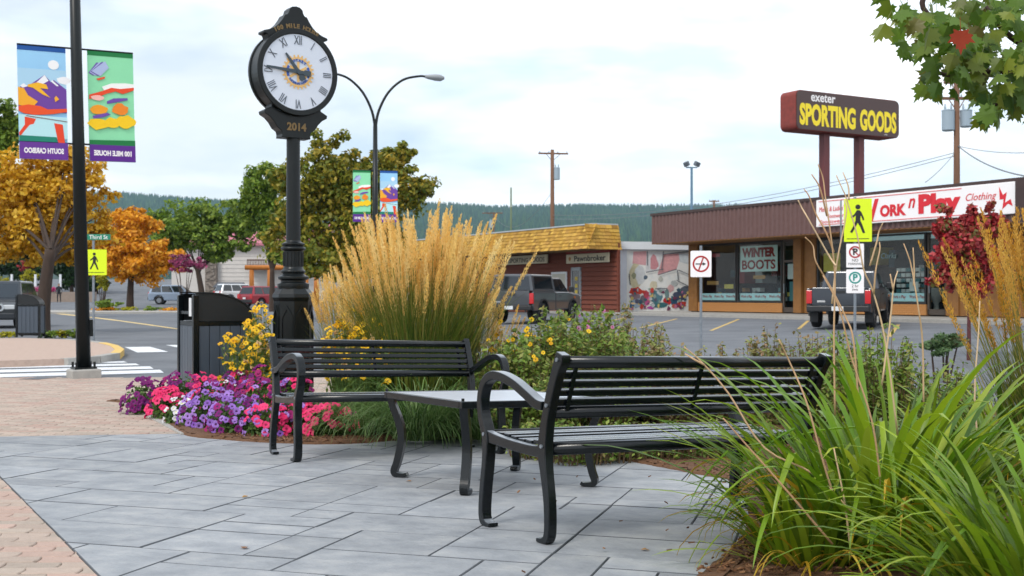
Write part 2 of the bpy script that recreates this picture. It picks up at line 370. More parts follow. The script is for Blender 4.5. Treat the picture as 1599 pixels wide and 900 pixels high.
for rI in range(-24, 170):
    for cI in range(-60, 40):
        x0 = (cI+.5*(rI % 2))*bl; y0 = rI*bh
        cx, cy = -3.0+bu[0]*x0+bw[0]*y0, 4+bu[1]*x0+bw[1]*y0
        if cy < 4 or cy > 19 or cx > 0 or abs(cx) > .45*cy+1.6: continue
        if (cx-far_line[0].x)*0+cy > far_line[0].y-.05: continue
        out = [(x0+bl*.04*tri(v*2), y0+bh*v) for v in (0, .25, .5, .75)]
        A = .002
        P = [(x0+bl*u, y0+A*tri((x0+bl*u)*2/bl)) for u in (0, .25, .5, .75)] + [(x0+bl+.008*tri(v*2+.5), y0+bh*v+A*tri((x0+bl)*2/bl)) for v in (0, .33, .66)] \
          + [(x0+bl*u, y0+bh+A*tri((x0+bl*u)*2/bl)) for u in (1, .75, .5, .25)] + [(x0+.008*tri(v*2+.5), y0+bh*v+A*tri(x0*2/bl)) for v in (1, .66, .33)]
        P = [(-3.0+bu[0]*p[0]+bw[0]*p[1], 4+bu[1]*p[0]+bw[1]*p[1]) for p in P]
        d1 = (cx-H1[0][0])*H1[1][0]+(cy-H1[0][1])*H1[1][1]; d2 = (cx-H2[0][0])*H2[1][0]+(cy-H2[0][1])*H2[1][1]
        P = clip(P, H2[0], n2) if d2 < 0 or (d1 > -.0 and d2 < .1) else clip(P, H1[0], n1)
        if len(P) < 3: continue
        cx, cy = sum(p[0] for p in P)/len(P), sum(p[1] for p in P)/len(P)
        cand.append((cy, P))
cand.sort(key=lambda c: c[0])
def brick_geo(P):
    vs, fs = slab_mesh(P, .0022, random.uniform(-.002, .002)+.002, .004, .004, .02)
    vs = [(x, y, z-plane(x, y)+gz(x, y)) for x, y, z in vs]
    return vs, fs
for cy, P in cand[:230]:
    MB().add(*brick_geo(P)).build('brick', random.choices(BRICKS, (5, 3, 3))[0], bpo)
rest = [MB(), MB(), MB()]
for cy, P in cand[230:]: rest[random.choices((0, 1, 2), (5, 3, 3))[0]].add(*brick_geo(P))
for k in range(3): tag(rest[k].build('bricks', BRICKS[k], bpo), kind='stuff')
# light edging strip between pavement and flower bed
ke = [G(196, 628), G(232, 648), G(262, 664), G(292, 679)]
mb = MB()
for a, b in zip(ke, ke[1:]):
    d = (b-a).normalized(); s = Vector((d.y, -d.x, 0))*.05; mb.add([a-s+Vector((0,0,.012)), a+s+Vector((0,0,.012)), b+s+Vector((0,0,.012)), b-s+Vector((0,0,.012)), a-s-Vector((0,0,.05)), a+s-Vector((0,0,.05)), b+s-Vector((0,0,.05)), b-s-Vector((0,0,.05))], [(0,1,2,3),(0,4,5,1),(3,2,6,7),(1,5,6,2),(0,3,7,4)])
tag(mb.build('bed_edging', CONC), kind='structure')
# ---- planting beds --------------------------------------------------------
MULCH = mat('bark_mulch', S(84, 58, 40), .95, S(52, 36, 26), 30, .7, bump=.8, bscale=70, col3=S(106, 74, 50))
def bed(name, poly, dz, step=.045, mound=None):
    xs = [p[0] for p in poly]; ysb = [p[1] for p in poly]; mb = MB(); idx = {}
    nx, ny = int((max(xs)-min(xs))/step)+1, int((max(ysb)-min(ysb))/step)+1
    def vid(i, j):
        if (i, j) not in idx:
            x, y = min(xs)+i*step, min(ysb)+j*step; h = gz(x, y)+dz+random.uniform(0, .012)
            if mound: h += mound(x, y)
            idx[(i, j)] = len(mb.v); mb.v.append((x+random.uniform(-.3, .3)*step, y+random.uniform(-.3, .3)*step, h))
        return idx[(i, j)]
    for i in range(nx):
        for j in range(ny):
            if inpoly(min(xs)+(i+.5)*step, min(ysb)+(j+.5)*step, poly) and all(inpoly(min(xs)+(i+.5)*step+ex, min(ysb)+(j+.5)*step+ey, poly) for ex, ey in ((.05, 0), (-.05, 0), (0, .05), (0, -.05))): mb.f.append((vid(i, j), vid(i+1, j), vid(i+1, j+1), vid(i, j+1)))
    # ragged rim that follows the outline
    Q = []
    for a, b in zip(poly, poly[1:]+poly[:1]):
        n = max(1, int(math.hypot(b[0]-a[0], b[1]-a[1])/.03))
        Q += [(a[0]+(b[0]-a[0])*i/n, a[1]+(b[1]-a[1])*i/n) for i in range(n)]
    k0 = len(mb.v); n = len(Q)
    for i, p in enumerate(Q):
        a, b = Q[i-2], Q[(i+2) % n]; d = Vector((b[0]-a[0], b[1]-a[1])).normalized(); nn = Vector((-d.y, d.x))
        if not inpoly(p[0]+nn.x*.04, p[1]+nn.y*.04, poly): nn = -nn
        w = random.uniform(-.004, .014)
        for s_, h_ in ((-.004-w, -.012), (.012-w, dz*.9), (.11, dz+.012)):
            x, y = p[0]+nn.x*s_, p[1]+nn.y*s_; mb.v.append((x, y, gz(x, y)+h_+random.uniform(0, .004)))
    for i in range(n):
        a, b = k0+3*i, k0+3*((i+1) % n); mb.f += [(a, b, b+1, a+1), (a+1, b+1, b+2, a+2)]
    o = mb.build(name, MULCH, smooth=True); o['kind'] = 'structure'; return o
front_px = [(198, 630), (262, 664), (292, 681), (350, 687), (420, 692), (500, 694), (570, 692), (640, 687), (720, 684), (790, 681), (850, 688), (915, 704), (960, 716), (1030, 730), (1105, 744), (1140, 752), (1168, 790), (1165, 830), (1140, 862), (1085, 905), (1040, 960)]
fr = [G(*p) for p in [tuple(q) for q in catmull(front_px, 4)]]
bedA = [(p.x, p.y) for p in fr]+[(2.0, 3.2), (5, 3.2), (6.5, 8), (5.6, 13), (3, 14.2), (-1, 14.2), (-3.8, 15), (-4.6, 13.5)]
bed('planting_bed', bedA, .012)
NCH = 7600; ch = MB(); k = 0
while k < NCH:
    if k < 6000: p = G(random.uniform(800, 1420), random.uniform(672, 905))
    else: p = G(random.uniform(330, 800), random.uniform(676, 696))
    if not inpoly(p.x, p.y, bedA) and random.random() > .006: k += 1; continue
    k += 1
    a = random.random()*PI; l, w = random.uniform(.01, .034), random.uniform(.004, .011)
    ch.rbox((p.x, p.y, p.z+.024+random.uniform(-.01, .008)), (l, w, .005), (random.uniform(-.5, .5), random.uniform(-.5, .5), a))
CHIP = leafmat('bark_chip', [S(120, 82, 54), S(70, 46, 32), S(146, 108, 76), S(58, 40, 30)], 0, .9)
me = ch.mesh('bark_chips'); a_ = me.attributes.new('v', 'FLOAT', 'FACE'); a_.data.foreach_set('value', np.repeat(RNG.random(len(me.polygons)//6+1), 6)[:len(me.polygons)].astype(np.float32)); me.materials.append(CHIP)
tag(link(bpy.data.objects.new('bark_chips', me)), 'loose brown bark chips covering the planting bed beside the benches', 'mulch', kind='stuff')

# ---- street on the left ------------------------------------------------------
PAINTW = mat('road_paint_white', S(232, 234, 236), .7, S(196, 198, 202), 9, .5)
PAINTY = mat('road_paint_yellow', S(226, 196, 128), .75, S(196, 172, 118), 6, .7)
def stripe(px, m, z=.005, name='road_marking'):
    MB().add([Z0(*p, z) for p in px], [tuple(range(len(px)))]).build(name, m, road).location.z = -.03
for q in ([(-120, 586), (-120, 592), (110, 590), (110, 584)],):
    pass
for a0, a1, xr, b0, b1 in ((584.3, 589.3, 256, 577.6, 582.4), (577.6, 582, 240, 572.2, 576), (572.3, 575.4, 218, 567.8, 570.4), (568.2, 570.6, 199, 564.3, 566.3), (564.8, 566.6, 178, 561.4, 563)):
    e = -130; s0, s1 = (b0-a0)/xr, (b1-a1)/xr
    stripe([(e, a0+s0*e), (e, a1+s1*e), (xr, b1), (xr-6, b0)], PAINTW)
stripe([(195, 542.2), (214, 550.6), (263, 549.6), (234, 541.6)], PAINTW)
stripe([(259, 539), (283, 544), (340, 543), (318, 538.4)], PAINTW)
yl = [(20, 484.5), (73, 488.3), (121, 493), (180, 500), (240, 508.3), (300, 517), (380, 530)]
for a, b in zip(yl, yl[1:]): stripe([(a[0], a[1]-.45), (a[0], a[1]+.75), (b[0], b[1]+.95), (b[0], b[1]-.6)], PAINTY)
stripe([(28, 592.2), (60, 589.5), (90, 589.8), (60, 592.4)], ASPH, .006)
# brick island with its kerb
isl = [Z0(*p, .12) for p in [(-90, 529), (40, 528), (100, 530), (140, 533), (160, 535.5), (178, 540), (187, 546), (180, 552), (150, 557), (100, 560.5), (40, 562.5), (-90, 566)]]
mb = MB(); mb.prism([(p.x, p.y) for p in isl], -.05, .12, 'z')
ISL = mat('island_brick', S(182, 162, 148), .9, S(152, 134, 122), 14, .7, bump=.4, bscale=40, col3=S(178, 154, 140))
island = tag(mb.build('pavement_island', ISL), kind='structure')
KY = mat('kerb_yellow', S(226, 186, 92), .75, S(190, 160, 100), 8, .6)
for i, (a, b) in enumerate(zip(isl[2:9], isl[3:10])):
    d = (b-a).normalized(); s = Vector((d.y, -d.x, 0))*.09
    if s.dot(a-Vector((isl[0].x*.4+isl[4].x*.6, isl[0].y*.5+isl[8].y*.5, .12))) < 0: s = -s
    mb = MB(); q = [a-s, b-s, b+s, a+s]; mb.add([(p.x, p.y, .128) for p in q]+[(p.x, p.y, -.02) for p in q], [(0,1,2,3),(0,4,5,1),(1,5,6,2),(2,6,7,3),(3,7,4,0)])
    mb.build('kerb', KY if 1 < i < 5 else CONC, island)
# pavement strip with planting on the far side of the road
fs_ = MB(); fs_.add([(-44, 76, .13), (-20, 77.5, .13), (-20, 81, .2), (-44, 81, .2), (-44, 76, -.02), (-20, 77.5, -.02)], [(0,1,2,3),(0,4,5,1)])
tag(fs_.build('far_pavement', CONC), kind='structure')

# ---- parking lot on the right --------------------------------------------------
DX, DY = .4978, -.8673                 # direction of the shop fronts, towards the camera
NX, NY = .8673, .4978                  # into the buildings
SH = Vector((6.43, 55.0, .36)); SY = math.atan2(DY, DX)
def lot_z(x, y):
    d = (SH.x-x)*NX+(SH.y-y)*NY        # distance in front of the fascia line
    return .36-.02*max(0, min(d+2, 17))
def LOT(px, py, dz=0):
    D = 40.0
    for _ in range(60):
        x = (px-799.5)/FP*D; D = .5*D+.5*(EYE-lot_z(x, D)-dz)*FP/(py-HY)
    x = (px-799.5)/FP*D; return Vector((x, D, lot_z(x, D)+dz))
mb = MB(); idx = {}
for i, d in enumerate((-22, -1.2, 0, 6, 12, 15, 15.2)):
    for j, s in enumerate((-34, -10, 10, 30, 42)):
        x, y = SH.x-NX*d+DX*s, SH.y-NY*d+DY*s; mb.v.append((x, y, lot_z(x, y)+.012 if d < 15.1 else -.05))
for i in range(6):
    for j in range(4): a = i*5+j; mb.f.append((a, a+1, a+6, a+5))
lot = tag(mb.build('parking_lot', ASPH), kind='structure')
def lline(a, b, w=.11):
    A, B = LOT(*a, .018), LOT(*b, .018); d = (B-A).normalized(); s = Vector((d.y, -d.x, 0))*w/2
    MB().add([A-s, A+s, B+s, B-s], [(0, 1, 2, 3)]).build('stall_line', PAINTY2, lot)
PAINTY2 = mat('stall_paint', S(216, 178, 92), .8, S(170, 150, 104), 4, .8)
for a, b in (((1110, 516.5), (1154, 498.5)), ((1000, 512), (1057, 498)), ((1247, 514), (1262, 501)), ((1388, 526), (1403, 507)), ((930, 508), (975, 496))): lline(a, b)
# walkway in front of the shop
mb = MB()
for i, d in enumerate((1.2, 1.2, 1.1, -6)):
    for s in (-8, 40):
        x, y = SH.x-NX*d+DX*s, SH.y-NY*d+DY*s; mb.v.append((x, y, lot_z(x, y)+(-.05 if i == 0 else .13)))
for i in range(3): mb.f.append((2*i, 2*i+1, 2*i+3, 2*i+2))
tag(mb.build('shop_walkway', CONC), kind='structure')
GRASSY = mat('verge_grass', S(94, 122, 50), .95, S(70, 98, 40), 3, .8, bump=.6, bscale=50)
mb = MB(); q = [LOT(978, 487, .03), LOT(1079, 487, .03), LOT(1079, 489.5, .03), LOT(978, 490, .03)]; mb.add(q, [(0, 1, 2, 3)])
tag(mb.build('grass_verge', GRASSY), kind='structure')

# ---- wooded hills ---------------------------------------------------------------
HILL = mat('forest_floor', S(34, 52, 38), .95, S(46, 62, 40), .01, .8)
def ridge(px):                                     # skyline row in the photograph
    xs = [-300, 0, 190, 260, 330, 690, 780, 900, 1017, 1150, 1400, 1700, 2200]; yy = [296, 300, 303, 308, 314, 319, 324, 321, 322, 322, 328, 332, 340]
    return float(np.interp(px, xs, yy))
def hill_pt(px, t):                                # t 0 foot .. 1 crest
    D = 1900+t*2300; zt = EYE+(HY-ridge(px)-8)/FP*4200; x = (px-799.5)/FP*D
    z = zt*(t**.85)+ (math.sin(px*.013+t*5)*10+math.sin(px*.031-t*9)*6)*t*(1-t)*2
    return (x, D, z)
mb = MB(); NPX, NT = 90, 24
for i in range(NPX):
    for j in range(NT): mb.v.append(hill_pt(-500+i*30, j/(NT-1)))
for i in range(NPX-1):
    for j in range(NT-1): a = i*NT+j; mb.f.append((a, a+NT, a+NT+1, a+1))
tag(mb.build('hills', HILL, smooth=True), kind='structure')
NTREE = 26000; cs = []
px = RNG.uniform(100, 1180, NTREE); tt = RNG.random(NTREE)**.8; tt[:2600] = RNG.uniform(.95, 1.0, 2600)
P = np.array([hill_pt(a, b) for a, b in zip(px, tt)]); hgt = RNG.uniform(15, 32, NTREE)*(1-.25*(tt < .2)); rad = hgt*RNG.uniform(.16, .24, NTREE)
ring = np.array([[math.cos(a), math.sin(a)] for a in np.arange(5)*2*PI/5]); V = np.zeros((NTREE, 6, 3))
V[:, :5, :2] = P[:, None, :2]+ring[None]*rad[:, None, None]; V[:, :5, 2] = (P[:, 2]-3)[:, None]; V[:, 5] = P; V[:, 5, 2] += hgt
F = np.array([[[6*i+j, 6*i+(j+1) % 5, 6*i+5] for j in range(5)] for i in range(NTREE)]).reshape(-1, 3)
CONIF = leafmat('conifers', [S(26, 46, 36), S(44, 72, 50), S(66, 92, 56), S(30, 56, 46), S(54, 84, 62)], 0, .9)
tag(npmesh('hillside_forest', V.reshape(-1, 3), F, CONIF, v=np.repeat(RNG.random(NTREE), 5)), 'dense conifer forest covering the far blue-green hills', 'forest', kind='stuff')
# ================================================================== BUILDINGS
def on(B, px, py, yl):                            # photo pixel -> local x, z on the vertical plane y = yl of a building frame B (origin, yaw)
    o, yw = B; c, s = math.cos(yw), math.sin(yw); d = ((px-799.5)/FP, 1.0, -(py-HY)/FP)
    nx, ny = -s, c                                 # local y axis
    k = yl+nx*o.x+ny*o.y; t = k/(nx*d[0]+ny*d[1]); p = Vector((d[0]*t, d[1]*t, EYE+d[2]*t))-o
    return (p.x*c+p.y*s, p.z)
BROWN = mat('brown_metal', S(112, 84, 80), .5, S(98, 70, 66), 5, .6)
BROWND = mat('brown_trim', S(70, 50, 46), .5, S(56, 40, 38), 5, .6)
WOODF = mat('fir_soffit', S(150, 104, 52), .6, S(118, 78, 36), 6, .7, stretch=(1, 12, 1))
BRICKY = mat('ochre_brick', S(196, 142, 84), .85, S(170, 116, 66), 22, .6, bump=.3, bscale=60)
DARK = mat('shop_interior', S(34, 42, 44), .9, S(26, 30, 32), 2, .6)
PANE = glassmat('shop_glass', (.78, .88, .88))
PAPER = mat('poster_paper', S(205, 222, 214), .7)
REDP = mat('red_print', S(168, 24, 30), .6); REDB = mat('sign_red', S(214, 34, 48), .5); SIGNW = mat('sign_white', S(244, 240, 240), .45)
SB = (SH, SY)
shop = empty('shop_building', 'low brown shop with winter boots window and red and white fascia sign', 'shop', SH, SY)
LS = 27.0; zT, zB = 4.63, 3.24
# fascia core, ribs, cap, soffit
MB().box(0, LS, .03, .5, zB, zT-.12).build('fascia', BROWN, shop)
ribs = MB()
for i in range(int(LS/.26)):
    x = .05+i*.26; ribs.prism([(x, .0), (x+.03, -.06), (x+.09, -.06), (x+.13, .0)], zB+.01, zT-.13, 'z')
o = ribs.build('fascia_ribs', BROWN, shop); o.location.y = .032; tag(o, kind='stuff')
MB().box(-.03, LS, -.04, .55, zT-.12, zT).build('roof_trim', BROWND, shop)
MB().box(0, LS, .5, 14, zT-.5, zT-.35).build('roof', BROWND, shop)
MB().box(0, .3, .5, 14, zB, zT-.12).build('side_fascia', BROWN, shop)
for i in range(14):
    MB().box(.0, LS, .02+i*.15, .165+i*.15, zB-.03+(.004 if i % 2 else 0), zB-.002).build('soffit_board', WOODF, shop)
yl = 2.0
X = lambda px, y=470: on(SB, px, y, yl)[0]
Zl = lambda px, py: on(SB, px, py, yl)[1]
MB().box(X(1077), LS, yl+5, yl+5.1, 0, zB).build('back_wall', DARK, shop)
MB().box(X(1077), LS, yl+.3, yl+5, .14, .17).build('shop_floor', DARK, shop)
MB().box(X(1077)-.02, X(1077)+.2, yl+.1, yl+5, 0, zB).build('side_wall', BROWND, shop)
def column(p0, p1, proud=.12, m=WOODF): MB().box(X(p0), X(p1), yl-proud, yl+.3, .13, zB-.04).build('column', m, shop, bevel=.01)
column(1078, 1091); column(1244, 1256, .2); column(1257, 1275, .05); column(1480, 1500)
MB().box(X(1500), LS, yl-.05, yl+.3, .13, zB-.04).build('end_wall', WOODF, shop)
def window(p0, p1, zbot, ztop=zB-.12):
    x0, x1 = X(p0), X(p1)
    w = MB(); t = .07
    for b in ((x0, x1, zbot-t, zbot), (x0, x1, ztop, ztop+t), (x0, x0+t, zbot, ztop), (x1-t, x1, zbot, ztop)): w.box(b[0], b[1], yl-.02, yl+.08, b[2], b[3])
    f = w.build('window', mat('window_frame', S(46, 44, 44), .5), shop)
    MB().add([(x0+t, yl+.02, zbot), (x1-t, yl+.02, zbot), (x1-t, yl+.02, ztop), (x0+t, yl+.02, ztop)], [(0, 1, 2, 3)]).build('pane', PANE, f)
    return x0+t, x1-t
zk = .62
a1 = window(1092, 1150, zk); a2 = window(1151, 1221, zk); a3 = window(1276, 1330, zk); a4 = window(1331, 1446, zk)
for a, b in ((1091, 1222), (1275, 1447)):
    kn = MB().box(X(a), X(b), yl-.03, yl+.2, .13, zk-.09).build('brick_kick_wall', BRICKY, shop)
# small bricks of the kick wall joined as one relief
br = MB(); 
for a, b in ((1091, 1222), (1275, 1447)):
    xx0, xx1 = X(a), X(b)
    for r in range(5):
        x = xx0-(r % 2)*.11
        while x < xx1-.05: br.box(max(x, xx0)+.005, min(x+.21, xx1), yl-.045, yl-.029, .145+r*.08, .145+r*.08+.068); x += .22
tag(br.build('kick_wall_bricks', BRICKY, shop), kind='stuff')
def door(p0, p1):
    x0, x1 = X(p0), X(p1); d = MB(); t = .09; zt = 2.25
    for b in ((x0, x0+t, .15, zB-.06), (x1-t, x1, .15, zB-.06), (x0, x1, zt, zt+.1), (x0, x1, .15, .36), (x0, x1, zB-.14, zB-.06)): d.box(b[0], b[1], yl-.03, yl+.06, b[2], b[3])
    f = d.build('door', mat('door_frame', S(72, 62, 54), .45), shop)
    [MB().add([(x0+t, yl, q0), (x1-t, yl, q0), (x1-t, yl, q1), (x0+t, yl, q1)], [(0, 1, 2, 3)]).build('pane', PANE, f) for q0, q1 in ((.36, zt), (zt+.1, zB-.14))]
    MB().box(x0+t+.02, x0+t+.05, yl-.09, yl-.04, .95, 1.35).build('handle', STEEL, f)
    return x0, x1
d1 = door(1223, 1243); d2 = door(1449, 1479)
# posters and display inside the glass
def poster(x0, x1, z0, z1, m=PAPER, name='poster', y=yl+.09):
    return MB().box(x0, x1, y, y+.01, z0, z1).build(name, m, shop)
def pxbox(p0, p1, q0, q1, y=yl+.09):
    a, b = on(SB, p0, q1, y), on(SB, p1, q0, y); return a[0], b[0], a[1], b[1]
x0, _, _, z1 = pxbox(1156, 1214, 383, 425); _, x1, z0, _ = pxbox(1156, 1214, 383, 425)
zc = on(SB, 1185, 404, yl+.09)[1]; hh = 1.12
pw = poster(x0, x1, zc-hh/2, zc+hh/2, PAPER, 'window_poster')
text('WINTER', mat('dark_red_print', S(140, 22, 22), .6), pw, ((x0+x1)/2, yl+.085, zc+.27), 1, fit=((x1-x0)*.9, .42), offset=.06)
text('BOOTS', mat('dark_red_print', S(140, 22, 22), .6), pw, ((x0+x1)/2, yl+.085, zc-.26), 1, fit=((x1-x0)*.9, .42), offset=.03)
STRIP = mat('strip_paper', S(190, 222, 224), .6)
for (a, b), n in ((a1, 3), (a2, 3), (a4, 4)):
    s_ = poster(a+.02, b-.02, zk+.02, zk+.33, STRIP, 'banner_strip')
    for i in range(n):
        text('Work n Play', REDP, s_, (a+(b-a)*(i+.5)/n, yl+.085, zk+.175), 1, fit=((b-a)/n*.8, .16), offset=.01)
rs = random.Random(3)
COLS = [mat('goods_'+str(i), c, .6) for i, c in enumerate((S(150, 40, 44), S(44, 92, 130), S(196, 172, 70), S(196, 196, 190), S(40, 72, 84), S(60, 110, 112), S(168, 120, 60)))]
for (a, b) in (a1, a2, a3, a4):
    sh = MB().box(a, b, yl+.7, yl+1.1, zk-.05, zk).build('display_shelf', DARK, shop)
    n = int((b-a)/.28)
    for i in range(n):
        for lv in range(rs.choice((1, 2, 3))):
            x = a+.1+i*.28; MB().box(x, x+.22, yl+.72, yl+1.0, zk+lv*.2+.002, zk+lv*.2+.17).build('goods_box', rs.choice(COLS), shop)
    for i in range(int((b-a)/.7)):
        x = a+.3+i*.7+rs.uniform(-.1, .1); z = rs.uniform(1.4, 2.2)
        MB().box(x, x+rs.uniform(.25, .5), yl+rs.uniform(1.2, 2.6), yl+2.7, z, z+rs.uniform(.25, .7)).build('display_card', rs.choice(COLS), shop)
# shelves of pale shoe boxes at the right
bx0, bx1, _, _ = pxbox(1400, 1446, 430, 476, yl+.5)
for r in range(5):
    for c in range(6):
        x = bx0+(bx1-bx0)*c/6; MB().box(x, x+(bx1-bx0)/6*.8, yl+.5, yl+.68, zk+.35+r*.2, zk+.35+r*.2+.13).build('shoe_box', COLS[3] if (r+c) % 3 else COLS[5], shop)
for q in ((1112, 1124, 396, 402, COLS[0]), (1104, 1122, 439, 445, COLS[6]), (1131, 1145, 444, 451, COLS[2]), (1176, 1195, 430, 436, COLS[6]), (1230, 1242, 412, 436, COLS[3]), (1233, 1243, 440, 470, COLS[5]), (1420, 1434, 440, 455, COLS[3]), (1286, 1312, 395, 425, COLS[2])):
    a = pxbox(*q[:4]); poster(a[0], a[1], min(a[2], a[3]), max(a[2], a[3]), q[4], 'small_poster')
text('Clarks', mat('pale_print', S(150, 178, 178), .6), shop, (on(SB, 1387, 400, yl-.03)[0], yl-.03, on(SB, 1387, 400, yl-.03)[1]), .3, shear=.2)
# big sign on the fascia
ya = -.14
sx0, sz0 = on(SB, 1274, 355, ya); sx1, sz1 = on(SB, 1586, 283.5, ya); zlo = on(SB, 1274, 355, ya)[1]; zhi = on(SB, 1274, 313, ya)[1]
sg = MB().box(sx0, sx1, ya+.01, -.02, zlo, zhi).build('shop_sign', SIGNW, shop, bevel=.02)
hs = zhi-zlo
def st(body, p0, p1, q0, q1, m=REDB, **k):
    a, b = on(SB, p0, (q0+q1)/2, ya), on(SB, p1, (q0+q1)/2, ya); c = on(SB, (p0+p1)/2, (q0+q1)/2, ya)
    h = abs(on(SB, (p0+p1)/2, q0, ya)[1]-on(SB, (p0+p1)/2, q1, ya)[1])
    text(body, m, sg, ((a[0]+b[0])/2, ya, c[1]), 1, fit=(b[0]-a[0], h), **k)
st('W', 1338, 1372, 312, 346, offset=.05); st('ORK', 1374, 1415, 319, 338, offset=.05); st('n', 1418, 1429, 310, 325, shear=.3, offset=.02)
st('Play', 1434, 1500, 301, 341, offset=.06)
st("Men's & Ladies'", 1279, 1318, 322, 330, shear=.2); st('Footwear', 1292, 1318, 334, 340, shear=.2); st('Sportswear', 1280, 1318, 343, 350, shear=.2)
st('Clothing', 1508, 1556, 301, 316, shear=.3)
for f0 in (.93, .07):
    MB().box(sx0+.15, sx1-2.1, ya+.001, ya+.012, zlo+hs*f0-.012, zlo+hs*f0+.012).build('sign_line', REDB, sg)
zg = [(1560, 292), (1566, 305), (1572, 300), (1569, 317), (1578, 311), (1581, 322), (1574, 318), (1565, 327), (1567, 311), (1561, 312)]
flat('sign_figure', [on(SB, *p, ya) for p in zg], REDB, sg, ya+.006, .006)
MB().box(sx1+.1, sx1+.9, -.3, .02, zB-.1, zT-.13).build('fascia_pier', BROWND, shop)
# stone flower urn by the door
u = LOT(1462, 492, .14); urn = empty('stone_urn', 'pale stone urn planter with a plant beside the shop doorway', 'planter', u)
MB().lathe([(.22, 0), (.22, .1), (.1, .16), (.08, .4), (.14, .5), (.3, .75), (.34, .95), (.38, 1.0), (.33, 1.0), (.28, .9)], 20).build('bowl', CONC, urn, smooth=True)

# ---- tall roadside sign
sD = 50.0; sp0 = Vector(((1243-799.5)/FP*sD, sD, 0)); syaw = math.atan2(NY, NX)
ts = empty('pole_sign', 'brown roadside pole sign with yellow sporting goods lettering behind the shop', 'sign', (sp0.x, sp0.y, .2), syaw)
TB = (Vector((sp0.x, sp0.y, .2)), syaw)
w6 = on(TB, 1404, 180, 0)[0]; zt_ = on(TB, 1243, 139.5, 0)[1]; zb_ = on(TB, 1243, 202, 0)[1]
def rrect(x0, x1, z0, z1, r, n=5):
    o = []
    for cx, cz, a in ((x1-r, z1-r, 0), (x0+r, z1-r, 90), (x0+r, z0+r, 180), (x1-r, z0+r, 270)):
        for i in range(n+1): t = R(a+90*i/n); o.append((cx+r*math.cos(t), cz+r*math.sin(t)))
    return o
RUST = mat('rusty_red', S(150, 62, 52), .7, S(104, 44, 40), 5, .7)
MB().prism(rrect(0, w6, zb_, zt_, .25), .02, .95, 'y').build('cabinet', RUST, ts)
fc = MB().prism(rrect(.03, w6-.03, zb_+.03, zt_-.03, .22), -.02, .018, 'y').build('sign_face', mat('sign_brown', S(78, 58, 56), .5), ts)
YEL = mat('sign_yellow', S(252, 226, 40), .5)
hh = zt_-zb_
text('SPORTING', YEL, fc, (w6*.295, -.024, zb_+hh*.40), 1, fit=(w6*.53, hh*.56), offset=.045)
text('GOODS', YEL, fc, (w6*.785, -.024, zb_+hh*.40), 1, fit=(w6*.365, hh*.56), offset=.045)
text('exeter', SIGNW, fc, (w6*.25, -.024, zb_+hh*.84), 1, fit=(w6*.23, hh*.2), offset=.02)
text('LTD', SIGNW, fc, (w6*.86, -.024, zb_+hh*.07), 1, fit=(w6*.03, hh*.03))
for p in (1287, 1341):
    x = on(TB, p, 250, .5)[0]; MB().box(x-.16, x+.16, .33, .65, -.3, zb_).build('post', mat('post_maroon', S(112, 50, 52), .5, S(96, 44, 46), 3, .6), ts)

# ---- pawnbroker building with shingled mansard
P0 = Vector((3.5, 55.0, .3)); PB = (P0, SY)
pawn = empty('shingled_shop', 'red timber pawnbroker shop with golden shingled mansard roof', 'shop', P0, SY)
pz0, pz1 = 3.07, 4.22; LP = 22; wy = 1.65
SHING = leafmat('cedar_shingle', [S(150, 112, 44), S(184, 142, 58), S(170, 128, 62), S(206, 166, 76), S(136, 100, 44)], 0, .85)
core = MB(); core.add([(-LP, 0, pz0), (0, 0, pz0), (0, 1.9, pz0), (-LP, 3, pz0), (-LP, .55, pz1), (-.3, .55, pz1), (-.3, 1.9, pz1), (-LP, 3, pz1)], [(0,3,2,1),(4,5,6,7),(0,1,5,4),(1,2,6,5),(2,3,7,6),(3,0,4,7)])
roof = core.build('roof', mat('roof_core', S(120, 92, 48), .9), pawn)
shm = MB(); vals = []; rows = 7
def shingles(a, b, outw, slope_top):               # a->b eave line, outw normal, slope_top vector from eave to top
    d = (b-a); Ln = d.length; d.normalize()
    for r in range(rows):
        x = random.uniform(-.2, 0)
        while x < Ln:
            w = random.uniform(.16, .34); x0, x1 = max(x, 0), min(x+w, Ln)
            if x1-x0 > .04:
                lo = a+slope_top*(r/rows-.01+random.uniform(-.012, .012)); hi = a+slope_top*((r+1.15)/rows)
                p = [lo+d*(x0+.006)+outw*.055, lo+d*(x1-.006)+outw*.055, hi+d*(x1-.006)+outw*.02, hi+d*(x0+.006)+outw*.02]
                q = [p[0]-outw*.03, p[1]-outw*.03]
                shm.add(p+q, [(0, 1, 2, 3), (0, 4, 5, 1), (0, 3, 4), (1, 5, 2)]); vals.extend([random.random()]*4)
            x += w
shingles(Vector((-LP, 0, pz0)), Vector((0, 0, pz0)), Vector((0, -.9, .4)), Vector((0, .53, pz1-pz0)))
shingles(Vector((0, 0, pz0)), Vector((0, 1.9, pz0)), Vector((.95, 0, .25)), Vector((-.29, 0, pz1-pz0)))
me = bpy.data.meshes.new('shingles'); me.from_pydata(shm.v, [], shm.f); a_ = me.attributes.new('v', 'FLOAT', 'FACE'); a_.data.foreach_set('value', np.array(vals, dtype=np.float32)); me.materials.append(SHING)
tag(link(bpy.data.objects.new('shingles', me), roof), kind='stuff')
MB().box(-LP, -.27, .45, 1.9, pz1+.003, pz1+.07).build('roof_edge', mat('grey_flashing', S(176, 182, 186), .5), pawn)
SID = mat('red_siding', S(122, 62, 42), .75, S(98, 46, 32), 5, .7, stretch=(1, 1, 8))
MB().box(-LP, .02, wy+.05, wy+.14, -.3, pz0+.3).build('wall', SID, pawn)
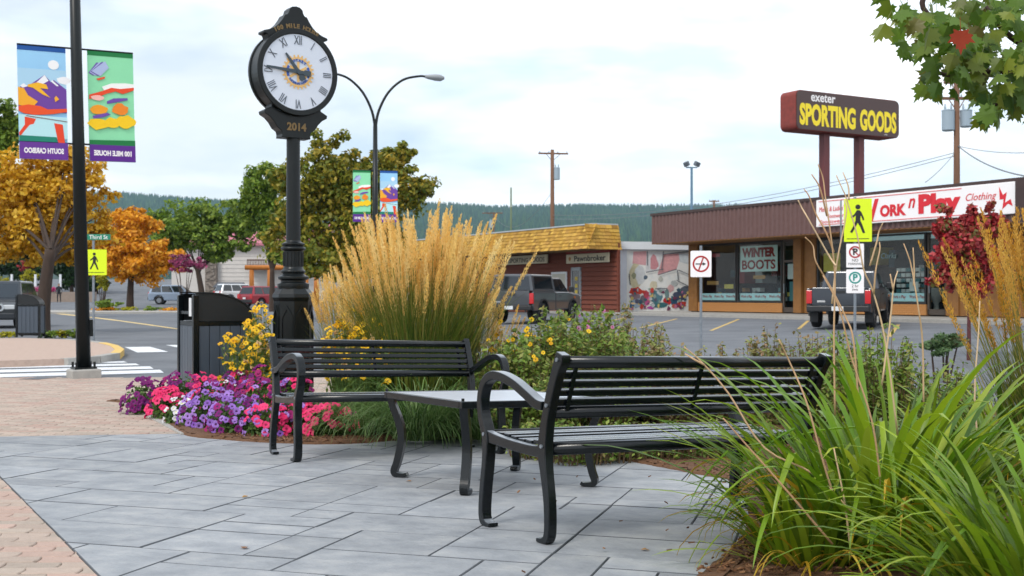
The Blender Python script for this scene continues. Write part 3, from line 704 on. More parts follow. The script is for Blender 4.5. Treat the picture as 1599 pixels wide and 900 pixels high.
for i in range(14):
    z = .05+i*.225; me_ = MB(); me_.prism([(wy+.04, z), (wy-.03, z), (wy+.03, z+.22), (wy+.04, z+.22)], -LP, .0, 'x'); me_.build('siding_board', SID, pawn)
MB().box(-.02, .1, wy-.02, wy+.1, 0, pz0-.01).build('corner_board', SID, pawn)
xd0, xd1 = on(PB, 893, 450, wy)[0], on(PB, 908, 450, wy)[0]
d_ = MB()
for b in ((xd0, xd0+.1, .02, 2.3), (xd1-.08, xd1, .02, 2.3), (xd0, xd1, 2.15, 2.3), (xd0, xd1, .02, .7)): d_.box(b[0], b[1], wy-.06, wy+.03, b[2], b[3])
dr = d_.build('door', mat('door_grey', S(150, 156, 160), .5), pawn); MB().box(xd0+.1, xd1-.08, wy-.035, wy-.03, .7, 2.15).build('pane', CARGLASS, dr)
for z in (1.0, 1.3, 1.65): MB().box(xd0+.35, xd1-.3, wy-.045, wy-.038, z, z+.18).build('sticker', COLS[2], dr)
xw0, xw1 = on(PB, 862, 440, wy)[0], on(PB, 886, 440, wy)[0]
wf_ = MB().box(xw0, xw1, wy-.05, wy-.005, 1.0, 2.1).build('window', WHITE, pawn); MB().box(xw0+.1, xw1-.1, wy-.06, wy-.052, 1.1, 2.0).build('pane', mat('blind', S(190, 186, 172), .6), wf_)
# hanging boards
CREAM = mat('sign_cream', S(206, 196, 168), .6); INK = mat('sign_ink', S(28, 26, 26), .6); REDF = mat('red_board', S(140, 48, 38), .6)
def board(p0, p1, q0, q1, yb, body, name):
    a = on(PB, p0, (q0+q1)/2, yb); b = on(PB, p1, (q0+q1)/2, yb); zc = on(PB, (p0+p1)/2, (q0+q1)/2, yb)[1]; h = (q1-q0)/FP*57*.97
    s_ = MB().box(a[0], b[0], yb, yb+.08, zc-h/2, zc+h/2).build(name, CREAM, pawn, bevel=.01)
    return s_, a[0], b[0], zc, h
s_, xa, xb, zc, h = board(884, 950, 396, 411, wy-.2, 'Pawnbroker', 'sign_board')
text('Pawnbroker', INK, s_, (xa+(xb-xa)*.57, wy-.205, zc), 1, fit=((xb-xa)*.74, h*.62), offset=.02)
MB().disc_y((xa+(xb-xa)*.09, zc), h*.22, wy-.21, wy-.2).build('sign_emblem', COLS[6], s_)
MB().box(xa-.02, xb+.02, wy-.18, wy-.1, zc+h/2+.01, zc+h/2+.16).build('sign_rail', REDF, s_)
s_, xa, xb, zc, h = board(765, 854, 399, 414, wy-.2, '', 'sign_board')
text('SPORTING GOODS', INK, s_, (xa+(xb-xa)*.66, wy-.205, zc-.02), 1, fit=((xb-xa)*.6, h*.55), offset=.01)
MB().box(xa+.05, xa+(xb-xa)*.33, wy-.207, wy-.2, zc-h*.4, zc+h*.4).build('sign_panel', REDF, s_)

# ---- mural wall between the two shops
mD = 58.0
ma = Vector(((962-799.5)/FP*57.2, 57.2, .3)); mbv = Vector(((1079-799.5)/FP*58.3, 58.3, .3)); mlen = (mbv-ma).length; my = math.atan2(mbv.y-ma.y, mbv.x-ma.x)
MBF = (ma, my)
mw = empty('mural_wall', 'white building wall with a painted mural of moon, flags and flowers', 'wall', ma, my)
z_t = on(MBF, 1000, 390, 0)[1]; z_tt = on(MBF, 1000, 378, 0)[1]
MB().box(0, mlen, 0, 8, -.3, z_t).build('wall', mat('white_stucco', S(214, 220, 228), .8, S(196, 202, 212), 2, .6), mw)
MB().box(-.3, mlen+.3, -.18, 8, z_t+.003, z_tt).build('parapet', mat('white_metal', S(222, 226, 230), .5), mw)
rm = random.Random(11)
def mpx(c, ox=960, oy=370, s=6.92): return on(MBF, ox+c[0]/s, oy+c[1]/s, 0)
mural = MB().box(.55, mlen-.02, -.012, -.003, .1, z_t-.05).build('mural', mat('mural_ground', S(216, 222, 222), .8, S(196, 208, 212), 3, .8, col3=S(226, 226, 222)), mw)
lay = [0]
def mshape(pts, c, name='mural_shape'):
    lay[0] += 1; flat(name, [mpx(p) for p in pts], mat('mural_%d_%d_%d' % c, S(*c), .8, S(*[int(v*.82) for v in c]), 9, .7), mural, -.013-lay[0]*.0006, .0005)
def blob(cx, cy, rx, ry, n=10, j=.15): return [(cx+rx*math.cos(2*PI*i/n)*(1+rm.uniform(-j, j)), cy+ry*math.sin(2*PI*i/n)*(1+rm.uniform(-j, j))) for i in range(n)]
mshape([(200, 160), (340, 155), (345, 310), (190, 290)], (226, 172, 176)); mshape([(345, 160), (520, 165), (500, 360), (330, 380)], (226, 226, 228)); mshape([(525, 190), (720, 180), (665, 350), (460, 410)], (230, 170, 172)); mshape([(690, 180), (790, 190), (800, 300), (700, 270)], (214, 222, 226))
mshape(blob(420, 280, 50, 75, 11, .3), (214, 150, 156)); mshape(blob(230, 430, 85, 130), (214, 206, 170)); mshape(blob(275, 410, 60, 105), (216, 220, 222)); mshape(blob(330, 440, 22, 26), (90, 108, 124)); mshape(blob(205, 420, 26, 34), (150, 152, 120))
for cx, cy, rx, ry, c in ((225, 590, 70, 45, (208, 66, 48)), (220, 645, 60, 40, (150, 128, 140)), (340, 640, 38, 55, (190, 72, 90)), (345, 700, 30, 40, (206, 90, 150)), (440, 650, 70, 70, (92, 136, 150)), (500, 590, 50, 40, (206, 214, 218)), (570, 690, 45, 45, (198, 40, 40)), (570, 690, 14, 14, (60, 40, 50)), (690, 640, 60, 55, (74, 84, 108)), (760, 580, 55, 60, (96, 104, 116)), (640, 700, 40, 50, (40, 84, 116)), (720, 730, 50, 35, (204, 60, 44)), (390, 765, 40, 20, (190, 84, 170)), (480, 740, 100, 30, (58, 116, 122)), (230, 720, 60, 50, (170, 190, 206)), (650, 750, 40, 25, (196, 92, 70)), (600, 560, 40, 40, (220, 176, 176)), (640, 500, 34, 34, (190, 196, 196)), (495, 455, 24, 30, (196, 198, 190)), (300, 690, 30, 60, (120, 110, 120)), (180, 740, 22, 50, (60, 110, 150)), (420, 520, 40, 50, (222, 214, 186)), (560, 620, 24, 60, (120, 150, 150))):
    mshape(blob(cx, cy, rx, ry, 11, .22), c)
for _ in range(60):
    cx, cy = rm.uniform(170, 790), rm.uniform(560, 780); c = rm.choice(((206, 70, 60), (70, 120, 130), (96, 96, 120), (210, 120, 160), (60, 90, 110), (190, 196, 200), (226, 200, 120), (120, 60, 90), (150, 170, 160)))
    mshape(blob(cx, cy, rm.uniform(8, 26), rm.uniform(8, 26), 8, .35), c)
for a, b in (((330, 385), (520, 350)), ((520, 160), (500, 360)), ((460, 412), (665, 350)), ((670, 360), (680, 470)), ((680, 360), (800, 410)), ((660, 470), (800, 540)), ((150, 400), (160, 520)), ((430, 560), (560, 560)), ((520, 190), (790, 160)), ((345, 155), (345, 310))):
    v = Vector((b[0]-a[0], b[1]-a[1])).normalized(); nn = (-v.y*5, v.x*5); mshape([(a[0]-nn[0], a[1]-nn[1]), (b[0]-nn[0], b[1]-nn[1]), (b[0]+nn[0], b[1]+nn[1]), (a[0]+nn[0], a[1]+nn[1])], (110, 116, 122), 'mural_line')

# ---- pale building with stone pier and log porch, far left
hD = 122.0; hz = 1.0; HB = (Vector(((322-799.5)/FP*hD, hD, hz)), R(4))
house = empty('pale_building', 'pale sided building with pink roof edge and stone pier behind trees', 'building', HB[0], R(4))
hx = lambda px, py=440: on(HB, px, py, 0)
w_ = hx(462)[0]; zr = hx(440, 384)[1]
LAP = mat('pale_siding', S(206, 200, 194), .8, S(190, 184, 178), 2, .6)
MB().box(-3.5, w_+3, .06, 9, -1.5, zr).build('wall', LAP, house)
nb = int((zr+.2)/.42)
for i in range(nb): MB().prism([(.05, i*.42), (0, i*.42), (.04, i*.42+.41), (.05, i*.42+.41)], 1.15, w_+3, 'x').build('siding_board', LAP, house)
MB().prism([(-.7, zr), (-.7, zr+.25), (4.5, zr+2.6), (9.5, zr+.25), (9.5, zr)], -3.9, w_+3.4, 'x').build('roof', mat('pink_roof', S(186, 112, 126), .7), house)
STONE = mat('field_stone', S(128, 116, 106), .9, S(92, 84, 78), 3, .6, bump=.6, bscale=6)
pier = MB().box(0, 1.15, -.55, .05, -1.0, hx(330, 404)[1]).build('stone_pier', STONE, house)
rr = random.Random(5); stn = MB()
for i in range(90): c = (rr.uniform(.1, 1.05), -.56, rr.uniform(-.8, hx(330, 404)[1]-.1)); stn.rbox(c, (rr.uniform(.15, .35), .12, rr.uniform(.12, .25)), (rr.uniform(-.1, .1), rr.uniform(-.2, .2), rr.uniform(-.1, .1)))
tag(stn.build('stones', mat('stones', S(150, 138, 126), .9, S(104, 96, 90), 1.2, .8), pier, bevel=.03), kind='stuff')
MB().box(hx(389)[0], w_+2, -1.5, -.02, hx(400, 419)[1]-.15, hx(400, 419)[1]).build('balcony_floor', LAP, house)
rl = MB()
for i in range(40): x = hx(389)[0]+i*.16; rl.box(x, x+.08, -1.5, -1.46, hx(400, 419)[1], hx(400, 408)[1])
tag(rl.build('balusters', mat('brown_rail', S(96, 72, 64), .7), house), kind='stuff'); MB().box(hx(389)[0], w_+2, -1.53, -1.43, hx(400, 408)[1]+.002, hx(400, 406)[1]+.01).build('handrail', mat('brown_rail', S(96, 72, 64), .7), house)
LOG = mat('orange_log', S(206, 128, 44), .6, S(170, 98, 34), 4, .7, stretch=(1, 1, .2))
pD = 104.0; pz = far_z(pD); porch = empty('log_porch', 'orange varnished log porch frame with crossbeam', 'porch', W(390, 460, pD)*1)
porch.location.z = pz; zt_ = W(0, 418, pD).z-pz
for p in (393, 421, 446, 478, 494):
    x = (p-390)/FP*pD; MB().tube([(x, 0, -.1), (x, 0, zt_-.2)], [.24, .2], 10).build('post', LOG, porch, smooth=True)
MB().tube([(-.4, 0, zt_), (6.3, 0, zt_)], .22, 10).build('beam', LOG, porch, smooth=True)
# dark container shed
sdD = 112.0; c0 = W(335, 466, sdD); c0.z = far_z(sdD)
shed = empty('storage_shed', 'low dark grey shed with sloping roof behind the white car', 'shed', c0, R(-8))
MB().box(0, 2.4, 0, 2, 0, 1.35).build('wall', mat('shed_grey', S(66, 70, 80), .7, S(52, 56, 64), 3, .6), shed); MB().prism([(-.15, 1.36), (-.15, 1.42), (1, 1.85), (2.15, 1.42), (2.15, 1.36)], -.12, 2.5, 'x').build('roof', mat('shed_roof', S(58, 62, 70), .6), shed)
# ================================================================== BENCHES, TABLE
BL = 1.546
def make_bench(label):
    b = empty('park_bench', label, 'bench', group='black slatted metal benches facing each other')
    legF = [(.478, .013, .009), (.50, .012, .011), (.525, .014, .014), (.552, .026, .019), (.563, .07, .02), (.555, .18, .0205), (.538, .30, .021), (.535, .40, .024), (.555, .455, .024), (.587, .52, .021), (.595, .60, .0205), (.565, .67, .021), (.50, .706, .021), (.41, .706, .021), (.30, .682, .021), (.19, .64, .021), (.10, .603, .022), (.04, .595, .02)]
    rear = [(.072, .013, .009), (.05, .012, .011), (.025, .014, .014), (.0, .026, .019), (-.011, .07, .02), (-.004, .18, .021), (.022, .30, .024), (.04, .39, .032), (.035, .46, .03), (.018, .55, .025), (-.01, .64, .025), (-.05, .74, .026), (-.082, .80, .03), (-.092, .828, .026)]
    seat = [(.03, .40, .03), (.12, .393, .024), (.30, .400, .023), (.45, .412, .024), (.54, .42, .03)]
    for x in (0, BL):
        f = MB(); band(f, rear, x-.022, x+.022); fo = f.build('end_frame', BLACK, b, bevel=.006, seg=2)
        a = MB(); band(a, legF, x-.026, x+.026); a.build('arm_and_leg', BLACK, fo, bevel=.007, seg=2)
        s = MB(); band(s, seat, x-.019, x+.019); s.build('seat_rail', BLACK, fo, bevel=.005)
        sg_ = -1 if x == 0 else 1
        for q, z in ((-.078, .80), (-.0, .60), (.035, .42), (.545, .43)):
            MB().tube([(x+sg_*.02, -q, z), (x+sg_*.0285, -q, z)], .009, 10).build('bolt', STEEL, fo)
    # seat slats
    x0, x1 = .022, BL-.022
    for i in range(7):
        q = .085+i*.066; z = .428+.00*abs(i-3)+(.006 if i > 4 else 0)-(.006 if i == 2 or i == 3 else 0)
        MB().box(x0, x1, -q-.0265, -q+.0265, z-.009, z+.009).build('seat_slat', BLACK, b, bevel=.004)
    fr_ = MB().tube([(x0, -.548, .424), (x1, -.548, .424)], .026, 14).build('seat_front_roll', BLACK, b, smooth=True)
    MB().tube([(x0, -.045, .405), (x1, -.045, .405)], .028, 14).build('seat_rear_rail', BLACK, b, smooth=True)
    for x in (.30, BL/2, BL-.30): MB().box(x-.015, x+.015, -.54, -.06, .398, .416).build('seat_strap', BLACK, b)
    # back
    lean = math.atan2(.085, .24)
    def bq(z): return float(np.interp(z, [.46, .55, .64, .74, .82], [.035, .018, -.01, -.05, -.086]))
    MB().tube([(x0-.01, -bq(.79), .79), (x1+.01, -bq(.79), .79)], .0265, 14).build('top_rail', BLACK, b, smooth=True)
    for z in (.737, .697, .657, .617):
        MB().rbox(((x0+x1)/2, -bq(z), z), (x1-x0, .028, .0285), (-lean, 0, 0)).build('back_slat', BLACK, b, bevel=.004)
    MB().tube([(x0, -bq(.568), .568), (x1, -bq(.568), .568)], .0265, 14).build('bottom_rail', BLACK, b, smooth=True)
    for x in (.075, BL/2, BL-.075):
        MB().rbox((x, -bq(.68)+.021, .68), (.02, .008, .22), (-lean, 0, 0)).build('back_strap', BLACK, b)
    return b
def put(b, x, y, yawr, sink=.0):
    b.location = (x, y, plane(x, y)-sink); b.rotation_euler = (TILT @ Matrix.Rotation(yawr, 3, 'Z')).to_euler()
bench = make_bench('black slatted metal bench in front of the clock and flower bed')
put(bench, -1.702, 8.486, R(28.07))
bench2 = copy_tree(bench); bench2['label'] = 'black slatted metal bench seen from behind, nearest the camera'
tB = R(30.78); put(bench2, .158+BL*math.cos(tB), 5.143+BL*math.sin(tB), tB+PI)
# table
TS = .865
tb = empty('side_table', 'square black metal table with curved legs between the two benches', 'table')
put(tb, -.711, 7.327, R(31.36))
ov, zt_ = .065, .522
rim = MB()
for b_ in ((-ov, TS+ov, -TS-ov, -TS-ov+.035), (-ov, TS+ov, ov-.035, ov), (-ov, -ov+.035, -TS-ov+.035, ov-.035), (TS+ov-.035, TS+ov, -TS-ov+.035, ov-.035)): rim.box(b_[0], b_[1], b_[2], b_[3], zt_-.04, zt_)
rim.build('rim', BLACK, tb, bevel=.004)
ns = 13; wid = (TS+2*ov-.07)/ns
for i in range(ns):
    y = -TS-ov+.035+i*wid; MB().box(-ov+.035, TS+ov-.035, y+.002, y+wid-.002, zt_-.014, zt_-.002).build('top_slat', TOPM, tb, bevel=.003)
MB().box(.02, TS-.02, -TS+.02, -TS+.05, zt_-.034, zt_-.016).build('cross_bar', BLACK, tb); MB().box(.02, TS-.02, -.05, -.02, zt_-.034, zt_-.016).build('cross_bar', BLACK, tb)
lp = [(-.045, .50, .02), (-.03, .44, .021), (.005, .36, .022), (.03, .27, .022), (.025, .18, .022), (.005, .09, .021), (-.012, .04, .02), (.0, .016, .016), (.05, .013, .012), (.07, .022, .01)]
for cx, cy, a in ((0, 0, -45), (TS, 0, -135), (0, -TS, 45), (TS, -TS, 135)):
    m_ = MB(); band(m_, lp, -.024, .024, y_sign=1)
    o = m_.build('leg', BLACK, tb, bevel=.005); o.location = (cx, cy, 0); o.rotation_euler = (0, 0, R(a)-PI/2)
    st_ = MB().tube([(0, -.075, zt_-.01), (0, -.075, zt_+.016)], .009, 8).build('corner_stud', BLACK, tb); st_.location = (cx, cy, 0); st_.rotation_euler = (0, 0, R(a)-PI/2)

# ================================================================== STREET CLOCK
cD = 12.6; cp = W(458, 600, cD); cp.z = gz(cp.x, cp.y); fy = R(35.5)
ck = empty('street_clock', 'tall black double-faced street clock on an octagonal pedestal', 'clock', cp, fy)
o8 = PI/8
MB().lathe([(.235, -.05), (.235, .12), (.205, .16), (.205, 1.16), (.222, 1.20), (.215, 1.235), (.17, 1.29), (.15, 1.30)], 8, a0=o8).build('pedestal', BLACK2, ck, bevel=.008)
for k in range(8):
    a = k*PI/4; w = .2*math.tan(PI/8)
    g = MB(); ap = .2055*math.cos(PI/8)
    outer = [(-w*.82, .25), (w*.82, .25), (w*.82, 1.0), (0, 1.12), (-w*.82, 1.0)]; inner = [(-w*.6, .29), (w*.6, .29), (w*.6, .98), (0, 1.075), (-w*.6, .98)]
    vs = [(p[0], -ap-.012, p[1]) for p in outer]+[(p[0], -ap-.012, p[1]) for p in inner]+[(p[0], -ap+.004, p[1]) for p in outer]+[(p[0], -ap+.004, p[1]) for p in inner]; fs = []
    for i in range(5): j = (i+1) % 5; fs += [(i, j, 5+j, 5+i), (i, 10+i, 10+j, j), (5+i, 5+j, 15+j, 15+i)]
    g.add(vs, fs); go = g.build('pedestal_panel', BLACK2, ck); go.rotation_euler = (0, 0, a)
MB().lathe([(.16, 1.28), (.165, 1.32), (.165, 1.345), (.13, 1.36), (.13, 1.38), (.16, 1.395), (.16, 1.42), (.128, 1.435), (.112, 1.45), (.128, 1.465), (.128, 1.48), (.108, 1.50), (.10, 1.52), (.10, 1.69), (.125, 1.70), (.13, 1.715), (.125, 1.73), (.10, 1.74), (.12, 1.755), (.12, 1.77), (.085, 1.785), (.076, 1.80), (.071, 2.7), (.071, 2.95)], 28).build('column', BLACK2, ck, smooth=False, bevel=.003, seg=1)
fl = MB()
for k in range(14):
    a = 2*PI*k/14; fl.tube([(.1*math.cos(a), .1*math.sin(a), 1.53), (.1*math.cos(a), .1*math.sin(a), 1.68)], .009, 6)
fl.build('fluting', BLACK2, ck)
hc = 3.565; HT = .115; RH = .445
def ringy(mb, r0, r1, y0, y1, n=64):
    for i in range(n):
        a, b = 2*PI*i/n, 2*PI*(i+1)/n; q = [(r0, a), (r1, a), (r1, b), (r0, b)]
        vs = [(r*math.cos(t), y, hc+r*math.sin(t)) for y in (y0, y1) for r, t in q]; mb.add(vs, [(0,1,2,3),(4,7,6,5),(1,5,6,2),(0,3,7,4)])
    return mb
head = MB().disc_y((0, hc), RH, -HT+.02, HT-.02, 64).build('clock_case', BLACK2, ck)
for s in (-1, 1):
    ringy(MB(), .398, .458, s*HT-.03*s, s*HT+.012*s).build('bezel', BLACK2, head, bevel=.008)
half_o = [(0, .70), (.045, .692), (.075, .665), (.083, .63), (.10, .605), (.125, .60), (.15, .555), (.19, .50), (.24, .455), (.30, .425), (.365, .405), (.365, .38), (.325, .37), (.31, .33), (.30, .25)]
crest = [(x, z+hc) for x, z in half_o]+[(-x, z+hc) for x, z in half_o[::-1][:-1]]
co_ = MB().prism(crest, -.075, .075, 'y').build('crest', BLACK2, head, bevel=.006)
half_b = [(.27, -.30), (.285, -.385), (.325, -.405), (.36, -.425), (.355, -.455), (.30, -.485), (.255, -.53), (.215, -.59), (.17, -.62), (.16, -.655), (.165, -.69)]
bt = [(x, z+hc) for x, z in half_b]+[(-x, z+hc) for x, z in half_b[::-1]]
bo_ = MB().prism(bt, -.078, .078, 'y').build('cradle', BLACK2, head, bevel=.006)
# arched town name on the crest, year on the cradle
def arc_text(body, m, parent, r, a_mid, size, y, step, flip=False, offset=0):
    n = len(body)
    for i, ch_ in enumerate(body):
        if ch_ == ' ': continue
        a = a_mid+(-(i-(n-1)/2) if not flip else (i-(n-1)/2))*step
        o = text(ch_, m, parent, (r*math.cos(a), y, hc+r*math.sin(a)), size, rot=(0, 0, 0), name='letter', offset=offset)
        o.rotation_euler = (Matrix.Rotation(-(a-PI/2 if not flip else a+PI/2), 3, 'Y') @ Matrix.Rotation(PI/2, 3, 'X')).to_euler()
arc_text('100 MILE HOUSE', GOLD, co_, .487, PI/2, .062, -.079, .078, offset=.003)
text('2014', GOLD, bo_, (0, -.082, hc-.575), .11, offset=.004)
DIAL = mat('clock_dial', S(222, 228, 240), .35, S(212, 220, 234), 4, .5)
dial = MB().disc_y((0, hc), .405, -HT-.001, -HT+.03, 64).build('dial', DIAL, head)
back_dial = MB().disc_y((0, hc), .405, HT-.03, HT+.001, 64).build('dial', DIAL, head)
NUM = mat('numeral_ink', S(84, 92, 104), .5); HAND = mat('hand_slate', S(58, 72, 82), .4)
for i, nme in enumerate(['XII', 'I', 'II', 'III', 'IIII', 'V', 'VI', 'VII', 'VIII', 'IX', 'X', 'XI']):
    a = PI/2-i*PI/6
    o = text(nme, NUM, dial, (.33*math.cos(a), -HT-.004, hc+.33*math.sin(a)), .135, rot=(0, 0, 0), name='numeral', sx=.56)
    o.rotation_euler = (Matrix.Rotation(-(a-PI/2), 3, 'Y') @ Matrix.Rotation(PI/2, 3, 'X')).to_euler()
EG = mat('emblem_gold', S(236, 190, 120), .5); EB = mat('emblem_blue', S(52, 92, 178), .5)
em = MB(); y = -HT-.0035
ringy(em, .135, .158, y-.002, y)
for k in range(24):
    a = 2*PI*k/24; ca, sa = math.cos(a), math.sin(a); t = .011
    em.add([(.155*ca-t*sa, y-.002, hc+.155*sa+t*ca), (.182*ca-t*.7*sa, y-.002, hc+.182*sa+t*.7*ca), (.182*ca+t*.7*sa, y-.002, hc+.182*sa-t*.7*ca), (.155*ca+t*sa, y-.002, hc+.155*sa-t*ca)], [(0, 1, 2, 3)])
ringy(em, .0, .035, y-.002, y, 20)
for k in range(6):
    a = 2*PI*k/6+PI/6; ca, sa = math.cos(a), math.sin(a); t = .014
    em.add([(.03*ca-t*sa, y-.0025, hc+.03*sa+t*ca), (.11*ca-t*sa, y-.0025, hc+.11*sa+t*ca), (.11*ca+t*sa, y-.0025, hc+.11*sa-t*ca), (.03*ca+t*sa, y-.0025, hc+.03*sa-t*ca)], [(0, 1, 2, 3)])
emo = em.build('emblem', EG, dial)
eb = MB(); 
for a0, a1 in ((-25, 28), (152, 205)):
    n = 8
    for i in range(n):
        a, b = R(a0+(a1-a0)*i/n), R(a0+(a1-a0)*(i+1)/n); eb.add([(r*math.cos(t), y-.0035, hc+r*math.sin(t)) for r, t in ((.108, a), (.136, a), (.136, b), (.108, b))], [(0, 1, 2, 3)])
eb.build('emblem_band', EB, emo)
arc_text('ROTARY', EB, emo, .122, PI/2, .038, y-.004, .27, offset=.002)
arc_text('INTERNATIONAL', EB, emo, .122, -PI/2, .034, y-.004, .155, True, offset=.001)
def hand(ang, l, tail, w, name, yy):
    a = PI/2-R(ang); ca, sa = math.cos(a), math.sin(a)
    pts = [(l, w*.35), (l*.93, w*.55), (.02, w), (-tail*.4, w*.9), (-tail*.5, w*1.5), (-tail, w*1.4), (-tail, -w*1.4), (-tail*.5, -w*1.5), (-tail*.4, -w*.9), (.02, -w), (l*.93, -w*.55), (l, -w*.35)]
    flat(name, [(p[0]*ca-p[1]*sa, hc+p[0]*sa+p[1]*ca) for p in pts], HAND, dial, yy, .004)
hand(322, .235, .10, .021, 'hour_hand', -HT-.012); hand(274, .365, .14, .02, 'minute_hand', -HT-.018)
MB().disc_y((0, hc), .024, -HT-.03, -HT, 16).build('hub', HAND, dial)

# ================================================================== LITTER BINS
SLATM = mat('bin_slat', S(76, 86, 98), .4, S(64, 73, 84), 8, .6, stretch=(1, 1, .2))
def make_bin(label):
    b = empty('litter_bin', label, 'bin', group='black framed litter bins with grey slats')
    wx, dy, zs = .62, .56, .90                     # slats up to zs, hood above; opening faces -x
    for x in (0, wx):
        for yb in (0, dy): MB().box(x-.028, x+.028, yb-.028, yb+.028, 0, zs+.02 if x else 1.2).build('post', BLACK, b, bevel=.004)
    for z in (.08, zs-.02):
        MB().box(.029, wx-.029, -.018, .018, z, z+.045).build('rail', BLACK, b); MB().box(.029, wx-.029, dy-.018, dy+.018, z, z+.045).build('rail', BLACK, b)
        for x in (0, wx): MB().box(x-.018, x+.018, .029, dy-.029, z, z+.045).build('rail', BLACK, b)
    n = 5; w = (wx-.07)/n
    for i in range(n):
        for yb in (-.005, dy+.005): MB().box(.035+i*w+.003, .035+(i+1)*w-.003, yb-.01, yb+.01, .126, zs-.022).build('slat', SLATM, b, bevel=.003)
    n = 5; w = (dy-.07)/n
    for i in range(n):
        for x in (-.005, wx+.005): MB().box(x-.01, x+.01, .035+i*w+.003, .035+(i+1)*w-.003, .126, zs-.022).build('slat', SLATM, b, bevel=.003)
    arc = [(.0, zs+.03), (.0, 1.215)]+[(.10+(wx-.10)*math.sin(R(t)), zs+.03+(1.215-zs-.03)*math.cos(R(t))) for t in range(0, 91, 9)]
    for yb in (0, dy): MB().prism(arc, yb-.008, yb+.008, 'y').build('hood_side', BLACKM, b)
    sh_ = MB(); top = arc[1:]
    for i in range(len(top)-1):
        a, c = top[i], top[i+1]; sh_.add([(a[0], -.02, a[1]+.004), (c[0], -.02, c[1]+.004), (c[0], dy+.02, c[1]+.004), (a[0], dy+.02, a[1]+.004), (a[0], -.02, a[1]+.016), (c[0]+.01, -.02, c[1]+.016), (c[0]+.01, dy+.02, c[1]+.016), (a[0], dy+.02, a[1]+.016)], [(0,3,2,1),(4,5,6,7),(0,1,5,4),(2,3,7,6)])
    sh_.build('hood', BLACKM, b)
    MB().box(-.01, .01, .03, dy-.03, 1.0, 1.03).build('opening_bar', BLACK, b)
    MB().box(.04, wx-.04, .04, dy-.04, .05, zs).build('liner', mat('bin_liner', (.01, .01, .011), .6), b)
    MB().box(-.035, -.03, dy*.05, dy*.2, .98, 1.17).build('notice', WHITE, b)
    return b
bin1 = make_bin('black litter bin with grey slats and curved hood behind the petunias')
bD = 12.3; p = W(305, 600, bD); bin1.location = (p.x, p.y, gz(p.x, p.y)); bin1.rotation_euler = (0, 0, R(31))
bin2 = copy_tree(bin1); bin2['label'] = 'black litter bin on the brick island beside the tree trunk'
p = Z0(26, 527, .12); bin2.location = p; bin2.rotation_euler = (0, 0, R(8)); bin2.scale = (.93, .93, .93)

